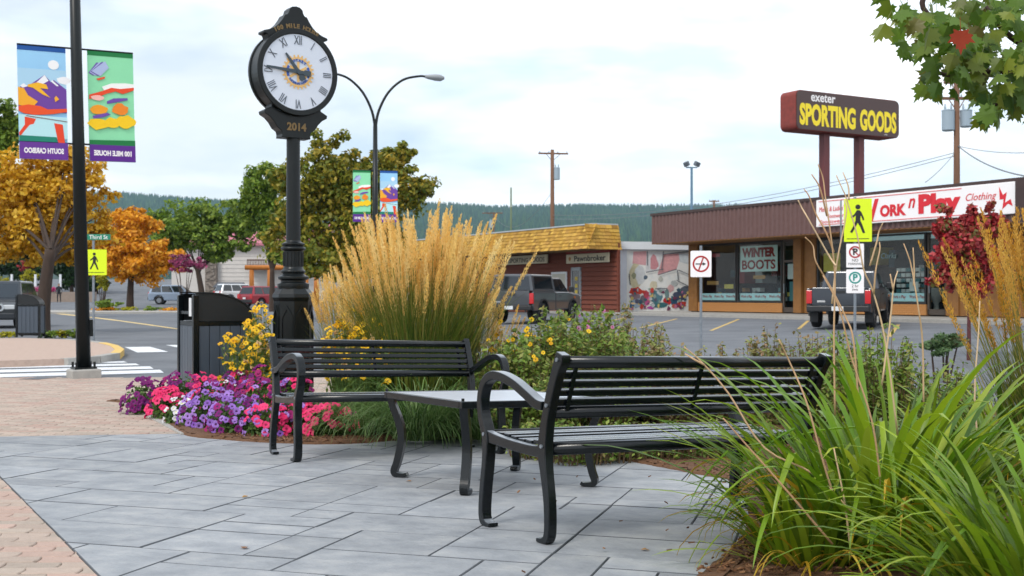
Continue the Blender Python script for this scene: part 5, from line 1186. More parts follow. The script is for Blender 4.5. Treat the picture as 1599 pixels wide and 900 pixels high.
# ================================================================== PLANTS
def leaves(C, N, size, asp=.55, fold=0):           # centres, normals, sizes -> rhombic leaf faces
    n = len(C); N = N/np.maximum(np.linalg.norm(N, axis=1, keepdims=True), 1e-6)
    a = RNG.normal(size=(n, 3)); t = np.cross(N, a); t /= np.maximum(np.linalg.norm(t, axis=1, keepdims=True), 1e-6); b = np.cross(N, t)
    s = (np.asarray(size)*np.ones(n))[:, None]
    V = np.stack([C-t*s*.5, C+b*s*asp*.5+t*s*.08, C+t*s*.5, C-b*s*asp*.5+t*s*.08], 1)
    return V.reshape(-1, 3), np.arange(4*n).reshape(n, 4)
def crown_points(ells, n, sub=10, hollow=.55):      # ells: (cx,cy,cz,rx,ry,rz); each broken into smaller clumps
    vol = np.array([e[3]*e[4]*e[5] for e in ells])**.75; vol /= vol.sum(); C, N, K = [], [], []
    for e, w in zip(ells, vol):
        m = max(6, int(n*w)); c0 = np.array(e[:3]); r0 = np.array(e[3:])
        k = max(8, int(3.0*sub*w*len(ells)))
        d = RNG.normal(size=(k, 3)); d /= np.linalg.norm(d, axis=1, keepdims=True); cc = c0+d*r0*RNG.uniform(.25, .98, (k, 1)); rr = r0*RNG.uniform(.16, .4, (k, 1))*np.array([1, 1, .8])
        which = RNG.integers(0, k, m); d = RNG.normal(size=(m, 3)); d /= np.linalg.norm(d, axis=1, keepdims=True); rad = RNG.random(m)**.45
        C.append(cc[which]+d*rr[which]*rad[:, None]); N.append(d+RNG.normal(size=(m, 3))*.7+np.array([0, 0, .35])); K.append(RNG.random(k)[which])
    return np.concatenate(C), np.concatenate(N), np.concatenate(K)
BARK = mat('bark', S(76, 60, 50), .95, S(50, 40, 34), 8, .7, bump=.6, bscale=25, stretch=(1, 1, .25))
def tree(name, label, base, D, ells_px, n, leaf, lm, trunk_r, trunk_top, lean=0, sub=11, cat='tree', group=None, depth=.8, spread=1, trunk_m=None, asp=.6, attrmix=.45):
    base = Vector(base); t = empty(name, label, cat, base, 0, group); k = D/FP; ells = []
    for (px, py, rx, ry) in ells_px:
        c = W(px, py, D)-base; ells.append((c.x, c.y+RNG.uniform(-.25, .25)*rx*k, c.z, rx*k, rx*k*depth, ry*k))
    C, N, K = crown_points(ells, int(n*2.1), sub)
    V, F = leaves(C, N, RNG.uniform(.7, 1.25, len(C))*leaf*1.12, asp)
    v = np.clip(attrmix*K+(1-attrmix)*RNG.random(len(C)), 0, 1)
    npmesh('crown', V, F, lm, t, v)
    zt = W(0, trunk_top, D).z-base.z; m = MB(); fork = Vector((lean, 0, zt))
    m.tube([tuple(q) for q in catmull([(0, 0, -.1), (lean*.2, .0, zt*.4), tuple(fork)], 6)], [trunk_r*(1.25-.45*i/12) for i in range(13)], 10)
    m.build('trunk', trunk_m or BARK, t, smooth=True); lb = MB()
    for e in ells:
        for _ in range(2):
            tip = Vector((e[0]+random.uniform(-.4, .4)*e[3], e[1]+random.uniform(.2, .7)*e[4], e[2]+random.uniform(-.3, .5)*e[5])); st = fork*random.uniform(.8, 1.0)
            mid = st.lerp(tip, .5)+Vector((0, 0, (tip-st).length*.08)); lb.tube([tuple(q) for q in catmull([tuple(st), tuple(mid), tuple(tip)], 4)], [trunk_r*.3*(1-.1*i) for i in range(9)], 6, False)
    lb.build('limbs', trunk_m or BARK, t, smooth=True); return t
GOLDL = leafmat('gold_leaves', [S(200, 150, 28), S(226, 180, 44), S(184, 132, 26), S(236, 198, 72), S(160, 122, 30)], .35)
ORANGEL = leafmat('orange_leaves', [S(222, 150, 24), S(240, 176, 42), S(200, 128, 22), S(246, 198, 74)], .35)
GREENL = leafmat('green_leaves', [S(96, 124, 36), S(126, 152, 50), S(74, 102, 32), S(150, 168, 66), S(104, 130, 38)], .3)
GREEND = leafmat('dark_green_leaves', [S(36, 60, 28), S(50, 78, 34), S(30, 50, 26), S(62, 88, 38)], .25)
OLIVEL = leafmat('olive_gold_leaves', [S(88, 108, 38), S(116, 130, 44), S(156, 144, 46), S(74, 96, 36), S(188, 158, 54), S(100, 122, 42)], .3)
YGREEN = leafmat('yellow_green_leaves', [S(134, 142, 34), S(176, 166, 30), S(110, 126, 40)], .3)
REDL = leafmat('red_leaves', [S(158, 36, 46), S(196, 58, 66), S(116, 38, 42), S(212, 88, 90), S(112, 108, 52), S(92, 92, 46)], .3)
PINKL = leafmat('pink_purple_leaves', [S(92, 38, 60), S(120, 46, 80), S(190, 80, 130), S(70, 40, 50), S(206, 96, 150)], .25)
GT = 'street trees on the left of the junction'
tree('street_tree', 'big golden autumn tree with leaning trunk beside the island bin', Z0(66, 519, .1), 39.5, [(60, 330, 95, 70), (30, 290, 70, 60), (120, 300, 62, 60), (90, 250, 60, 40), (140, 350, 48, 45), (10, 360, 60, 50), (95, 385, 80, 35), (75, 345, 75, 55), (60, 390, 60, 30), (120, 395, 50, 24)], 9500, .17, GOLDL, .2, 395, .25, 14, group=GT)
tree('street_tree', 'bright orange autumn tree on the far planting strip', (W(203, 460, 88).x, 88, far_z(88)), 88, [(205, 370, 48, 48), (225, 410, 52, 40), (180, 400, 40, 44), (210, 345, 30, 28), (250, 405, 38, 30)], 6500, .3, ORANGEL, .24, 425, .1, 12, group=GT)
tree('street_tree', 'spreading light green tree above the silver blue car', (W(316, 460, 98).x, 98, far_z(98)), 98, [(300, 355, 62, 48), (255, 360, 44, 44), (345, 350, 55, 40), (390, 345, 40, 40), (270, 385, 40, 26), (350, 390, 45, 22)], 7000, .33, GREENL, .24, 420, -.4, 12, group=GT)
tree('street_tree', 'fresh green tree just left of the clock column', (W(425, 460, 76).x, 76, .02), 76, [(412, 300, 40, 42), (428, 345, 30, 40), (395, 325, 32, 34), (432, 395, 22, 26)], 4500, .28, GREENL, .18, 420, 0, 12, group=GT)
tree('street_tree', 'tall olive and gold tree behind the clock and lamp', (W(540, 460, 56).x, 56, 0), 56, [(515, 230, 34, 40), (500, 290, 60, 55), (470, 350, 60, 60), (560, 330, 70, 70), (600, 262, 48, 42), (635, 300, 50, 50), (655, 300, 28, 24), (520, 400, 90, 40), (628, 240, 30, 22), (590, 380, 60, 40), (450, 290, 34, 40), (575, 292, 46, 50), (562, 255, 30, 36), (540, 290, 50, 50)], 15000, .23, OLIVEL, .26, 400, 0, 16, group=GT)
tree('street_tree', 'dark green tree at the left edge above the golden crown', (W(-20, 460, 62).x, 62, 0), 62, [(-5, 230, 50, 70), (-30, 180, 50, 45), (15, 200, 26, 45), (0, 300, 50, 50)], 6000, .26, GREENL, .25, 330, 0, 12, group=GT)
# dark evergreens and bushes at the far left
for px, py, rx, ry, lab in ((20, 395, 62, 50, 'dark evergreen at the left edge behind the black truck'), (112, 405, 34, 46, 'dark rounded evergreen behind the near lamp pole'), (150, 420, 30, 34, 'small dark evergreen behind the yellow crossing sign')):
    tree('evergreen_tree', lab, (W(px, 460, 126).x, 126, far_z(126)), 126, [(px, py, rx, ry), (px-rx*.3, py+15, rx*.7, ry*.6), (px+rx*.3, py-10, rx*.6, ry*.7)], 3500, .38, GREEND, .2, 440, 0, 10, group='dark evergreens at the far left')
def bush(label, px, py, rx, ry, D, lm, n=900, leaf=.12, base=None, cat='bush', name='shrub', group=None, sub=9):
    c = W(px, py, D); b = Vector((c.x, c.y, far_z(D) if base is None else base)); t = empty(name, label, cat, b, 0, group); k = D/FP; c = c-b
    C, N, K = crown_points([(c.x, c.y, c.z, rx*k, rx*k*.8, ry*k)], n, sub); V, F = leaves(C, N, RNG.uniform(.7, 1.2, len(C))*leaf)
    npmesh('foliage', V, F, lm, t, .6*K+.4*RNG.random(len(C))); s_ = MB()
    for _ in range(6): s_.tube([(random.uniform(-.1, .1), random.uniform(-.1, .1), -.03), (c.x+random.uniform(-.6, .6)*rx*k, c.y, c.z+random.uniform(-.2, .5)*ry*k)], [.03*D/60+.01, .01], 5, False)
    s_.build('stems', BARK, t); return t
for a in (('yellow-green shrub left of the golden tree trunk', 48, 432, 16, 14, 118, YGREEN), ('red-leaved shrub above the yellow shrub', 40, 416, 12, 9, 119, REDL), ('yellow-green shrub behind the black truck roof', 6, 440, 18, 10, 117, YGREEN), ('yellowish shrub right of the near lamp pole', 160, 440, 14, 16, 86, YGREEN), ('green shrub at the foot of the crossing sign', 168, 476, 20, 8, 80, GREENL)):
    bush(*a, n=700, leaf=.22)
# low stone wall with pink planters and white posts
wl = W(0, 460, 112); wz = far_z(112)
lw = empty('low_stone_wall', 'low pale stone wall with white posts behind the road', 'wall', (W(40, 0, 112).x, 112, wz)); k = 112/FP
WALLST = mat('low_wall_stone', S(158, 142, 130), .9, S(128, 114, 104), 2.5, .8, bump=.5, bscale=6)
MB().box(-3.5, 6.5, 0, .5, -.1, .95).build('wall', WALLST, lw)
for px_ in (17, 54, 93): MB().box((px_-40)*k-.08, (px_-40)*k+.08, .1, .3, .95, 2.6).build('white_post', WHITE, lw)
PINKF = leafmat('pink_flowers', [S(206, 66, 130), S(226, 98, 156), S(170, 40, 100), S(84, 110, 50)], .25)
for px_, lab in ((46, 'left'), (60, 'middle'), (82, 'right')): bush(f'{lab} mound of pink flowers on the low stone wall', px_, 452, 9, 5, 112.2, PINKF, 350, .16, base=wz+.95, cat='flowers', name='flower_mound', group='pink flower mounds on the wall')
bush('round pink and purple flowering crown on a dark post', 288, 412, 28, 18, 82, PINKL, 1600, .2, base=far_z(82), cat='flowers', name='flowering_standard')
# verge plants on the island
for i, px_ in enumerate((8, 70, 84, 97, 110, 122)):
    bush(['low yellow-green plant left of the island bin', 'upright green plant right of the island bin', 'small weedy plant second right of the island bin', 'yellow-tinged weedy plant on the island verge', 'leafy weedy plant near the lamp pole on the verge', 'green weedy plant touching the lamp pole on the verge'][i], px_, 522, 12 if i else 18, (5, 7, 6, 7, 7, 9)[i], 34.2, (YGREEN, GREEND, GREENL, YGREEN, GREENL, GREENL)[i], 260, .09, base=.12, cat='plant', name='verge_plant', group='plants along the island verge')
for i, px_ in enumerate((165, 200, 235, 265)):
    bush(['leaf-strewn low plant left of the orange tree trunk', 'low plant at the foot of the orange tree trunk', 'low plant right of the orange tree trunk', 'low plant left of the hooded litter bin top'][i], px_, 483, 20, 4, 80, (ORANGEL, YGREEN, GREENL, ORANGEL)[i], 260, .2, base=.13, cat='plant', name='strip_plant', group='plants along the far planting strip')
# red maple sapling on the right
D = 22.0; rb = (W(1513, 460, D).x, D, 0)
tree('maple_sapling', 'young maple with crimson leaves in front of the shop doorway', rb, D, [(1495, 385, 50, 45), (1475, 350, 26, 28), (1530, 355, 36, 40), (1520, 420, 40, 40), (1480, 420, 32, 34), (1560, 365, 24, 26), (1545, 325, 14, 22)], 4200, .085, REDL, .035, 470, 0, 12, cat='tree', trunk_m=mat('maroon_bark', S(84, 36, 40), .7), asp=.8)
bush('green ground shrub below the crimson maple', 1470, 538, 42, 18, 17.0, leafmat('blue_green_leaves', [S(70, 98, 62), S(92, 118, 74), S(56, 80, 50), S(120, 88, 70)], .25), 1500, .07, base=0)
bush('small plant growing in the stone urn', 1462, 452, 10, 10, u.y, GREEND, 300, .14, base=u.z+.95, cat='plant', name='urn_plant')

# ---- blade builders -----------------------------------------------------------
def blade(L, w, droop, n=9, fold=.25, twist=0, kink=None):   # one strap leaf in local x-z, arching towards +x
    vs, x, z, a = [], 0, 0, PI/2-.12
    for i in range(n+1):
        t = i/n; ww = w*(math.sin(PI*min(1, .18+t*.82))**.6 if t < 1 else 0)*(1-.25*t); c = math.cos(twist*t); s = math.sin(twist*t)
        vs += [(x, -ww/2*c, z-ww/2*s+fold*ww), (x, 0, z), (x, ww/2*c, z+ww/2*s+fold*ww)]
        a -= droop*(t**1.2)/n*2.2
        if kink and abs(t-kink) < .5/n: a -= 1.2
        x += math.cos(a)*L/n; z += math.sin(a)*L/n
    fs = []
    for i in range(n):
        for j in (0, 1): fs.append((3*i+j, 3*i+j+1, 3*i+4+j, 3*i+3+j))
    return vs, fs
def blade_mesh(name, m, *a, **k):
    vs, fs = blade(*a, **k); me = bpy.data.meshes.new(name); me.from_pydata(vs, [], fs); me.polygons.foreach_set('use_smooth', [True]*len(fs)); me.materials.append(m); return me
def blade_mass(N, base, rad, Lr, wr_, droop, tilt, n=7):     # many blades joined
    Vs, Fs = [], []; off = 0
    for _ in range(N):
        a = random.random()*2*PI; r = rad*math.sqrt(random.random()); vs, fs = blade(random.uniform(*Lr), random.uniform(*wr_), random.uniform(*droop), n); vs = np.array(vs)
        b = a+random.uniform(-.7, .7); tl = random.uniform(*tilt)
        X = vs[:, 0]*math.cos(tl)+vs[:, 2]*math.sin(tl); Zz = -vs[:, 0]*math.sin(tl)+vs[:, 2]*math.cos(tl)
        P = np.stack([X*math.cos(b)-vs[:, 1]*math.sin(b)+base[0]+r*math.cos(a), X*math.sin(b)+vs[:, 1]*math.cos(b)+base[1]+r*math.sin(a), np.maximum(Zz, .01)+base[2]], 1)
        Vs.append(P); Fs.append(np.array(fs)+off); off += len(P)
    return np.concatenate(Vs), np.concatenate(Fs), np.repeat(RNG.random(N), len(fs))
DAYL = leafmat('daylily_green', [S(122, 158, 28), S(92, 134, 26), S(160, 184, 40), S(74, 112, 26), S(182, 194, 56)], .35, .38, attr=False, spec=.5)
DAYLV = leafmat('daylily_green_mass', [S(84, 114, 28), S(112, 140, 30), S(62, 90, 24), S(138, 158, 40)], .35, .4, spec=.5)
DAYY = leafmat('daylily_yellow', [S(206, 172, 40), S(186, 146, 40), S(214, 190, 70), S(176, 122, 50)], .35, .5, attr=False)
STRAW = leafmat('straw_stalk', [S(222, 194, 158), S(206, 176, 138), S(190, 150, 112)], .1, .7, attr=False)
dv = [blade_mesh('leaf', DAYL, L, w, d, 10, tw) for L, w, d, tw in ((.95, .043, .8, .22), (1.05, .04, 1.1, .2), (.85, .044, .6, .22), (1.1, .036, 1.4, .22), (.75, .038, 1.2, .18), (1.0, .042, .65, .22), (.95, .034, 1.6, .22), (1.15, .042, .9, .2))]
dv += [blade_mesh('leaf', DAYL, .95, .034, .7, 12, .3, 0, .55), blade_mesh('leaf', DAYL, .9, .032, 1.0, 12, .3, 0, .7)]
yv = [blade_mesh('leaf', DAYY, L, w, d, 10, .2, .8) for L, w, d in ((.8, .024, 2.0), (.7, .02, 2.4), (.9, .026, 1.6), (.6, .022, 1.8))]
def daylily(label, base, rad, N, scale, nm, tiltmax=.75, ny=24):
    t = empty('daylily_clump', label, 'plant', base, 0, 'daylily clumps in the right bed')
    for i in range(N):
        a = random.random()*2*PI; r = rad*math.sqrt(random.random())
        me = random.choice(dv) if i > ny else random.choice(yv)
        o = bpy.data.objects.new('leaf', me); link(o, t); o.location = (r*math.cos(a), r*math.sin(a), 0)
        f = r/rad; tl = f*tiltmax*random.uniform(.5, 1.1)+random.uniform(-.05, .12)
        if i <= ny: tl = random.uniform(.4, 1.0)
        s = scale*random.uniform(.75, 1.12); o.rotation_euler = (Matrix.Rotation(a+random.uniform(-.6, .6), 3, 'Z') @ Matrix.Rotation(tl, 3, 'Y')).to_euler(); o.scale = (s, s*random.uniform(.8, 1.3), s)
    V, F, v = blade_mass(nm, (0, 0, 0), rad, (.5*scale, .95*scale), (.02, .034), (.5, 1.5), (0, .7), 7)
    tag(npmesh('leaf_mass', V, F, DAYLV, t, v, True), kind='stuff'); return t
pA = G(1392, 872); dl = daylily('large arching daylily clump right of the near bench', pA, .33, 250, 1.02, 170, .75, 52)
daylily('daylily clump filling the bottom right corner', Vector((1.72, 3.75, gz(1.72, 3.75))), .26, 170, .78, 160, .95, 16)
daylily('low daylily clump at the bottom edge in front of the large one', G(1262, 884), .17, 90, .62, 60, 1.05, 34)
daylily('daylily clump at the right edge behind the largest one', G(1570, 770), .3, 150, .85, 160, .7, 12)
# dried seed stalks, part of the large clump
def stalk(pts, D, r=.0036):
    P = [tuple(W(x, y, D+random.uniform(-.02, .02))-pA) for x, y in pts]; P = [tuple(q) for q in catmull(P, 4)]
    MB().tube(P, [r*(1.15-.55*i/len(P)) for i in range(len(P))][::1], 6).build('dried_stalk', STRAW, dl, smooth=True)
    tp = P[-1]
f3 = lambda L: [(1240+a/3.214, 260+b/3.214) for a, b in L]
for L, D in (([(205, 1250), (200, 840), (205, 560), (185, 350), (160, 180), (145, 60), (120, -10)], 5.0), ([(210, 500), (170, 440), (75, 270), (40, 210), (20, 170)], 5.0), ([(200, 430), (160, 330), (110, 240), (75, 150), (50, 115)], 5.0), ([(165, 250), (130, 110), (88, 40)], 5.0), ([(330, 1300), (300, 890), (260, 760), (180, 600), (110, 480), (95, 400), (55, 355)], 4.9),
             ([(520, 1350), (460, 890), (400, 640), (350, 520), (320, 360), (262, 160), (245, 120), (212, 45)], 5.1), ([(275, 170), (272, 100), (245, 30)], 5.1), ([(380, 500), (415, 380), (425, 330), (445, 285)], 5.1), ([(650, 1200), (645, 890), (625, 720), (590, 510), (570, 440), (550, 388)], 5.2), ([(600, 600), (603, 520), (597, 408)], 5.2), ([(440, 1100), (480, 800), (500, 600), (520, 525)], 5.0), ([(498, 620), (482, 540)], 5.0),
             ([(190, 690), (215, 480), (262, 240), (255, 170)], 5.05), ([(400, 640), (410, 520), (430, 420), (428, 380)], 5.1)):
    stalk(f3(L), D)
for L, D in (([(1330, 800), (1270, 740), (1194, 700), (1138, 615), (1095, 565), (1068, 542)], 4.55), ([(1100, 570), (1085, 562), (1070, 553)], 4.55), ([(1300, 850), (1217, 753), (1170, 700), (1129, 653)], 4.4), ([(1390, 850), (1376, 760), (1362, 660), (1330, 560), (1310, 480), (1285, 430)], 4.7), ([(1310, 800), (1285, 720), (1260, 630), (1235, 570), (1216, 530)], 4.6), ([(1330, 870), (1318, 780), (1302, 700)], 4.5), ([(1530, 720), (1522, 620), (1528, 520), (1530, 470)], 5.6)):
    stalk(L, D, .004)
# ---- feather reed grass -----------------------------------------------------------
PLUME = leafmat('plume_straw', [S(246, 216, 140), S(238, 200, 112), S(250, 228, 164), S(228, 184, 94)], .4, .7, attr=False)
PLUMEG = leafmat('plume_gold', [S(226, 178, 76), S(212, 160, 58), S(236, 194, 98), S(196, 146, 56)], .4, .7, attr=False)
REEDG = leafmat('reed_green', [S(82, 108, 44), S(108, 128, 50), S(132, 140, 60), S(70, 96, 40), S(168, 158, 82)], .3, .5)
FOUNT = leafmat('fountain_green', [S(92, 126, 62), S(122, 152, 86), S(72, 106, 52), S(156, 176, 120)], .3, .45)
STEMG = leafmat('reed_stem', [S(150, 148, 72), S(176, 160, 88), S(120, 130, 60)], .2, .6, attr=False)
def plume_mesh(m, L=.34, H=1.75, r=.013, seed=0, bend=.05):  # stalk with a feathery spike at the top, local z up
    rs_ = np.random.default_rng(seed); vs, fs = [], []
    def cx(z): return bend*(z/H)**2.2
    st_ = MB(); st_.tube([(cx(z), 0, z) for z in np.linspace(0, H-L*.6, 7)], [.003]*4+[.0025]*3, 4, False); vs += st_.v; fs += [tuple(f) for f in st_.f]; nst = len(fs)
    nsp = 210
    for i in range(nsp):
        t = rs_.random(); z = H-L+L*t; rr = r*(math.sin(PI*min(1, .1+.9*t))**.7)*rs_.uniform(.3, 1.1); a = rs_.random()*2*PI
        c = np.array([cx(z)+rr*math.cos(a)*.8, rr*math.sin(a)*.8, z]); l = rs_.uniform(.016, .03); w = rs_.uniform(.002, .0034); d = np.array([math.cos(a)*.28, math.sin(a)*.28, 1]); s = np.array([-math.sin(a), math.cos(a), 0])*w
        n = len(vs); vs += [tuple(c), tuple(c+d*l*.5+s), tuple(c+d*l), tuple(c+d*l*.5-s)]; fs.append((n, n+1, n+2, n+3))
    me = bpy.data.meshes.new('plume'); me.from_pydata(vs, [], fs); me.materials.append(m); me.materials.append(STEMG); me.polygons.foreach_set('material_index', [1]*nst+[0]*(len(fs)-nst)); return me
pms = [plume_mesh(PLUME, .36+.04*(i % 3), 1.7, .016+.003*(i % 2), i, .02+.03*(i % 5)) for i in range(10)]; pmg = [plume_mesh(PLUMEG, .45+.05*(i % 3), 1.7, .019, 20+i, .02+.035*(i % 5)) for i in range(8)]
def reed(label, base, rad, N, hr, tmax, meshes, nb, bl, fount=None, wscale=1.0):
    t = empty('feather_reed_grass', label, 'ornamental grass', base, 0, 'feather reed grass clumps')
    for i in range(N):
        a = random.random()*2*PI; f = math.sqrt(random.random()); r = rad*f
        o = bpy.data.objects.new('plume', random.choice(meshes)); link(o, t); o.location = (r*math.cos(a), r*math.sin(a), 0)
        tl = tmax*f*random.uniform(.7, 1.15)+random.gauss(0, .055); s = random.uniform(*hr)/1.7*(1-.16*f**2)
        o.rotation_euler = (Matrix.Rotation(a+random.uniform(-.4, .4), 3, 'Z') @ Matrix.Rotation(tl, 3, 'Y')).to_euler(); o.scale = (wscale, wscale, s)
    V, F, v = blade_mass(nb, (0, 0, 0), rad, bl, (.006, .011), (.3, 1.0), (0, tmax*.9), 6)
    tag(npmesh('leaf_mass', V, F, REEDG, t, v, True), kind='stuff')
    if fount:
        V, F, v = blade_mass(fount[0], (0, 0, 0), rad*fount[2], fount[1], (.006, .012), (1.6, 3.0), (.1, .8), 8)
        tag(npmesh('basal_leaf_mass', V, F, FOUNT, t, v, True), kind='stuff')
    return t
def at(px, D): p = W(px, 460, D); return Vector((p.x, p.y, gz(p.x, p.y)+.015))
reed('tall straw-plumed reed grass clump behind the far bench', at(652, 10.4), .34, 300, (1.4, 2.05), .185, pms, 2400, (.9, 1.5), (700, (.55, .95), 1.0), 1.45)
reed('shorter straw reed grass clump behind the yellow daisies', at(560, 12.2), .24, 110, (1.25, 1.6), .14, pms, 500, (.7, 1.1), None, 1.2)
reed('straw reed grass clump on the right side of the tallest one', at(735, 10.9), .22, 80, (.95, 1.3), .34, pms, 500, (.6, 1.0), None, 1.1)
reed('golden reed grass clump at the right edge of the picture', at(1662, 6.7), .24, 120, (1.3, 1.85), .15, pmg, 700, (.7, 1.15), None, 1.25)
# basal fountain grass in front, below the far bench
def fountain(label, px, D, N, L, rad):
    b = at(px, D); t = empty('fountain_grass', label, 'ornamental grass', b, 0, 'arching green grass tufts'); V, F, v = blade_mass(N, (0, 0, 0), rad, L, (.007, .013), (1.5, 3.0), (.1, .9), 8)
    tag(npmesh('leaf_mass', V, F, FOUNT, t, v, True), kind='stuff'); return t
fountain('green arching grass tuft seen under the table', 655, 9.55, 620, (.5, .85), .2); fountain('green arching grass tuft behind the table left of the near arm', 745, 9.7, 420, (.4, .75), .18); fountain('small green grass tuft below the far bench seat', 560, 9.9, 320, (.35, .6), .16)
fountain('grass tuft at the right edge behind the daylilies', 1540, 7.6, 380, (.45, .8), .2)
# ---- petunias ---------------------------------------------------------------------
def petal_mat(name, c, c2):
    return leafmat(name, [c, c2, tuple(v*.85 for v in c)], .25, .6, attr=False)
THROAT = {}
def flower_mesh(name, m, thr, r=.034, lobes=5, depth=.014):
    vs, fs, mi = [(0, 0, -depth)], [], []; n = lobes*4
    for k, (rr, zz) in enumerate(((.28, -.3*depth), (.68, .1*depth), (1.0, -.12*depth))):
        for i in range(n):
            a = 2*PI*i/n; lob = 1-.16*(abs(math.cos(lobes*a/2))**6 if k == 2 else 0)*1.2; vs.append((r*rr*lob*math.cos(a), r*rr*lob*math.sin(a), zz+((.005*math.cos(lobes*a)+.004*math.cos(3*a+1)+.003*math.sin(9*a)) if k == 2 else 0)))
    for i in range(n):
        j = (i+1) % n; fs.append((0, 1+i, 1+j)); mi.append(1)
        for k in (0, 1): fs.append((1+k*n+i, 1+(k+1)*n+i, 1+(k+1)*n+j, 1+k*n+j)); mi.append(0)
    me = bpy.data.meshes.new(name); me.from_pydata(vs, [], fs); me.materials.append(m); me.materials.append(thr); me.polygons.foreach_set('material_index', mi); me.polygons.foreach_set('use_smooth', [True]*len(fs)); return me
T1 = mat('throat_dark', S(60, 16, 80), .7); T2 = mat('throat_pink', S(150, 16, 70), .7); T3 = mat('throat_pale', S(214, 216, 150), .7)
PET = {'purple': flower_mesh('flower', petal_mat('petal_purple', S(132, 22, 112), S(106, 18, 100)), T1), 'pink': flower_mesh('flower', petal_mat('petal_pink', S(232, 34, 106), S(240, 70, 126)), T2, .038), 'lilac': flower_mesh('flower', petal_mat('petal_lilac', S(140, 92, 190), S(180, 140, 216)), T1, .033), 'white': flower_mesh('flower', petal_mat('petal_white', S(236, 234, 238), S(222, 220, 230)), T3, .034), 'magenta': flower_mesh('flower', petal_mat('petal_magenta', S(168, 30, 100), S(150, 24, 110)), T1, .036)}
PFOL = leafmat('petunia_leaves', [S(68, 98, 40), S(88, 120, 48), S(50, 78, 34), S(104, 132, 60)], .3)
def petunia(label, px, D, r, h, cols, nf, seed):
    nf = int(nf*1.55)
    rs_ = random.Random(seed); b = at(px, D); t = empty('petunia_plant', label, 'flowers', b, 0, 'petunias along the bed edge')
    n = int(900*r/.3); d = RNG.normal(size=(n, 3)); d[:, 2] = np.abs(d[:, 2]); d /= np.linalg.norm(d, axis=1, keepdims=True); rad = RNG.random(n)**.4
    C = d*np.array([r, r, h])*rad[:, None]*RNG.uniform(.8, 1.0, (n, 1)); V, F = leaves(C, d+RNG.normal(size=(n, 3))*.6, RNG.uniform(.035, .065, n), .5); npmesh('foliage', V, F, PFOL, t, RNG.random(n))
    s_ = MB()
    for _ in range(8): a = rs_.random()*2*PI; s_.tube([(0, 0, -.01), (r*.5*math.cos(a), r*.5*math.sin(a), h*.6)], [.006, .004], 5, False)
    s_.build('stems', mat('green_stem', S(84, 112, 52), .7), t)
    for i in range(nf):
        a = rs_.uniform(PI*.95, PI*2.05) if rs_.random() < .8 else rs_.random()*2*PI; el = math.asin(rs_.random()**.8*.98); dd = Vector((math.cos(a)*math.cos(el), math.sin(a)*math.cos(el), math.sin(el)))
        o = bpy.data.objects.new('flower', PET[rs_.choice(cols)]); link(o, t); o.location = (dd.x*r*1.03, dd.y*r*1.03, dd.z*h*1.04+.01)
        dv_ = (dd+Vector((rs_.uniform(-.5, .5), rs_.uniform(-.6, .1), rs_.uniform(-.2, .5)))).normalized(); o.rotation_euler = dv_.to_track_quat('Z', 'Y').to_euler(); s = rs_.uniform(.75, 1.12); o.scale = (s, s, s)
    return t
PL = [('dark purple petunia at the far left corner of the bed', 228, 11.9, .24, .33, ['purple'], 46), ('purple petunia in front of the litter bin post', 285, 12.0, .27, .40, ['purple', 'purple', 'magenta'], 40), ('hot pink petunia between the purple ones at the bed corner', 262, 11.3, .2, .28, ['pink'], 34), ('hot pink petunia before the left face of the bin', 318, 11.6, .2, .40, ['pink', 'pink', 'magenta'], 26),
      ('white petunia hanging over the pale edging', 282, 10.75, .15, .22, ['white'], 14), ('purple and white petunia behind the lilac ones', 345, 11.2, .25, .40, ['magenta', 'lilac', 'purple', 'purple'], 34), ('lilac petunia left of the bed front', 325, 10.5, .26, .33, ['lilac', 'lilac', 'lilac', 'purple'], 44), ('lilac petunia in the middle of the bed front', 372, 10.0, .27, .32, ['lilac', 'lilac', 'lilac', 'purple', 'magenta'], 46), ('lilac petunia behind the left bench arm', 402, 10.6, .27, .40, ['lilac', 'magenta', 'purple'], 40),
      ('magenta petunia in front of the right side of the bin', 372, 11.5, .25, .44, ['magenta', 'pink', 'purple', 'purple', 'white'], 36), ('deep magenta petunia beside the yellow daisies', 415, 11.3, .22, .50, ['magenta', 'purple', 'pink'], 34), ('pink petunia cluster left of the far bench leg', 418, 9.75, .22, .26, ['pink', 'pink', 'lilac'], 32), ('pink petunia between the legs of the far bench', 455, 9.9, .23, .31, ['pink', 'pink', 'lilac', 'magenta'], 34), ('pink petunia right of the far bench legs', 503, 9.85, .23, .29, ['pink'], 30), ('pink petunia behind the far bench arm', 462, 10.8, .24, .42, ['pink', 'magenta', 'lilac'], 34), ('sparse pink petunia at the right end of the row', 545, 9.95, .18, .2, ['pink', 'magenta'], 9)]
for i, a in enumerate(PL): petunia(*a, 100+i)
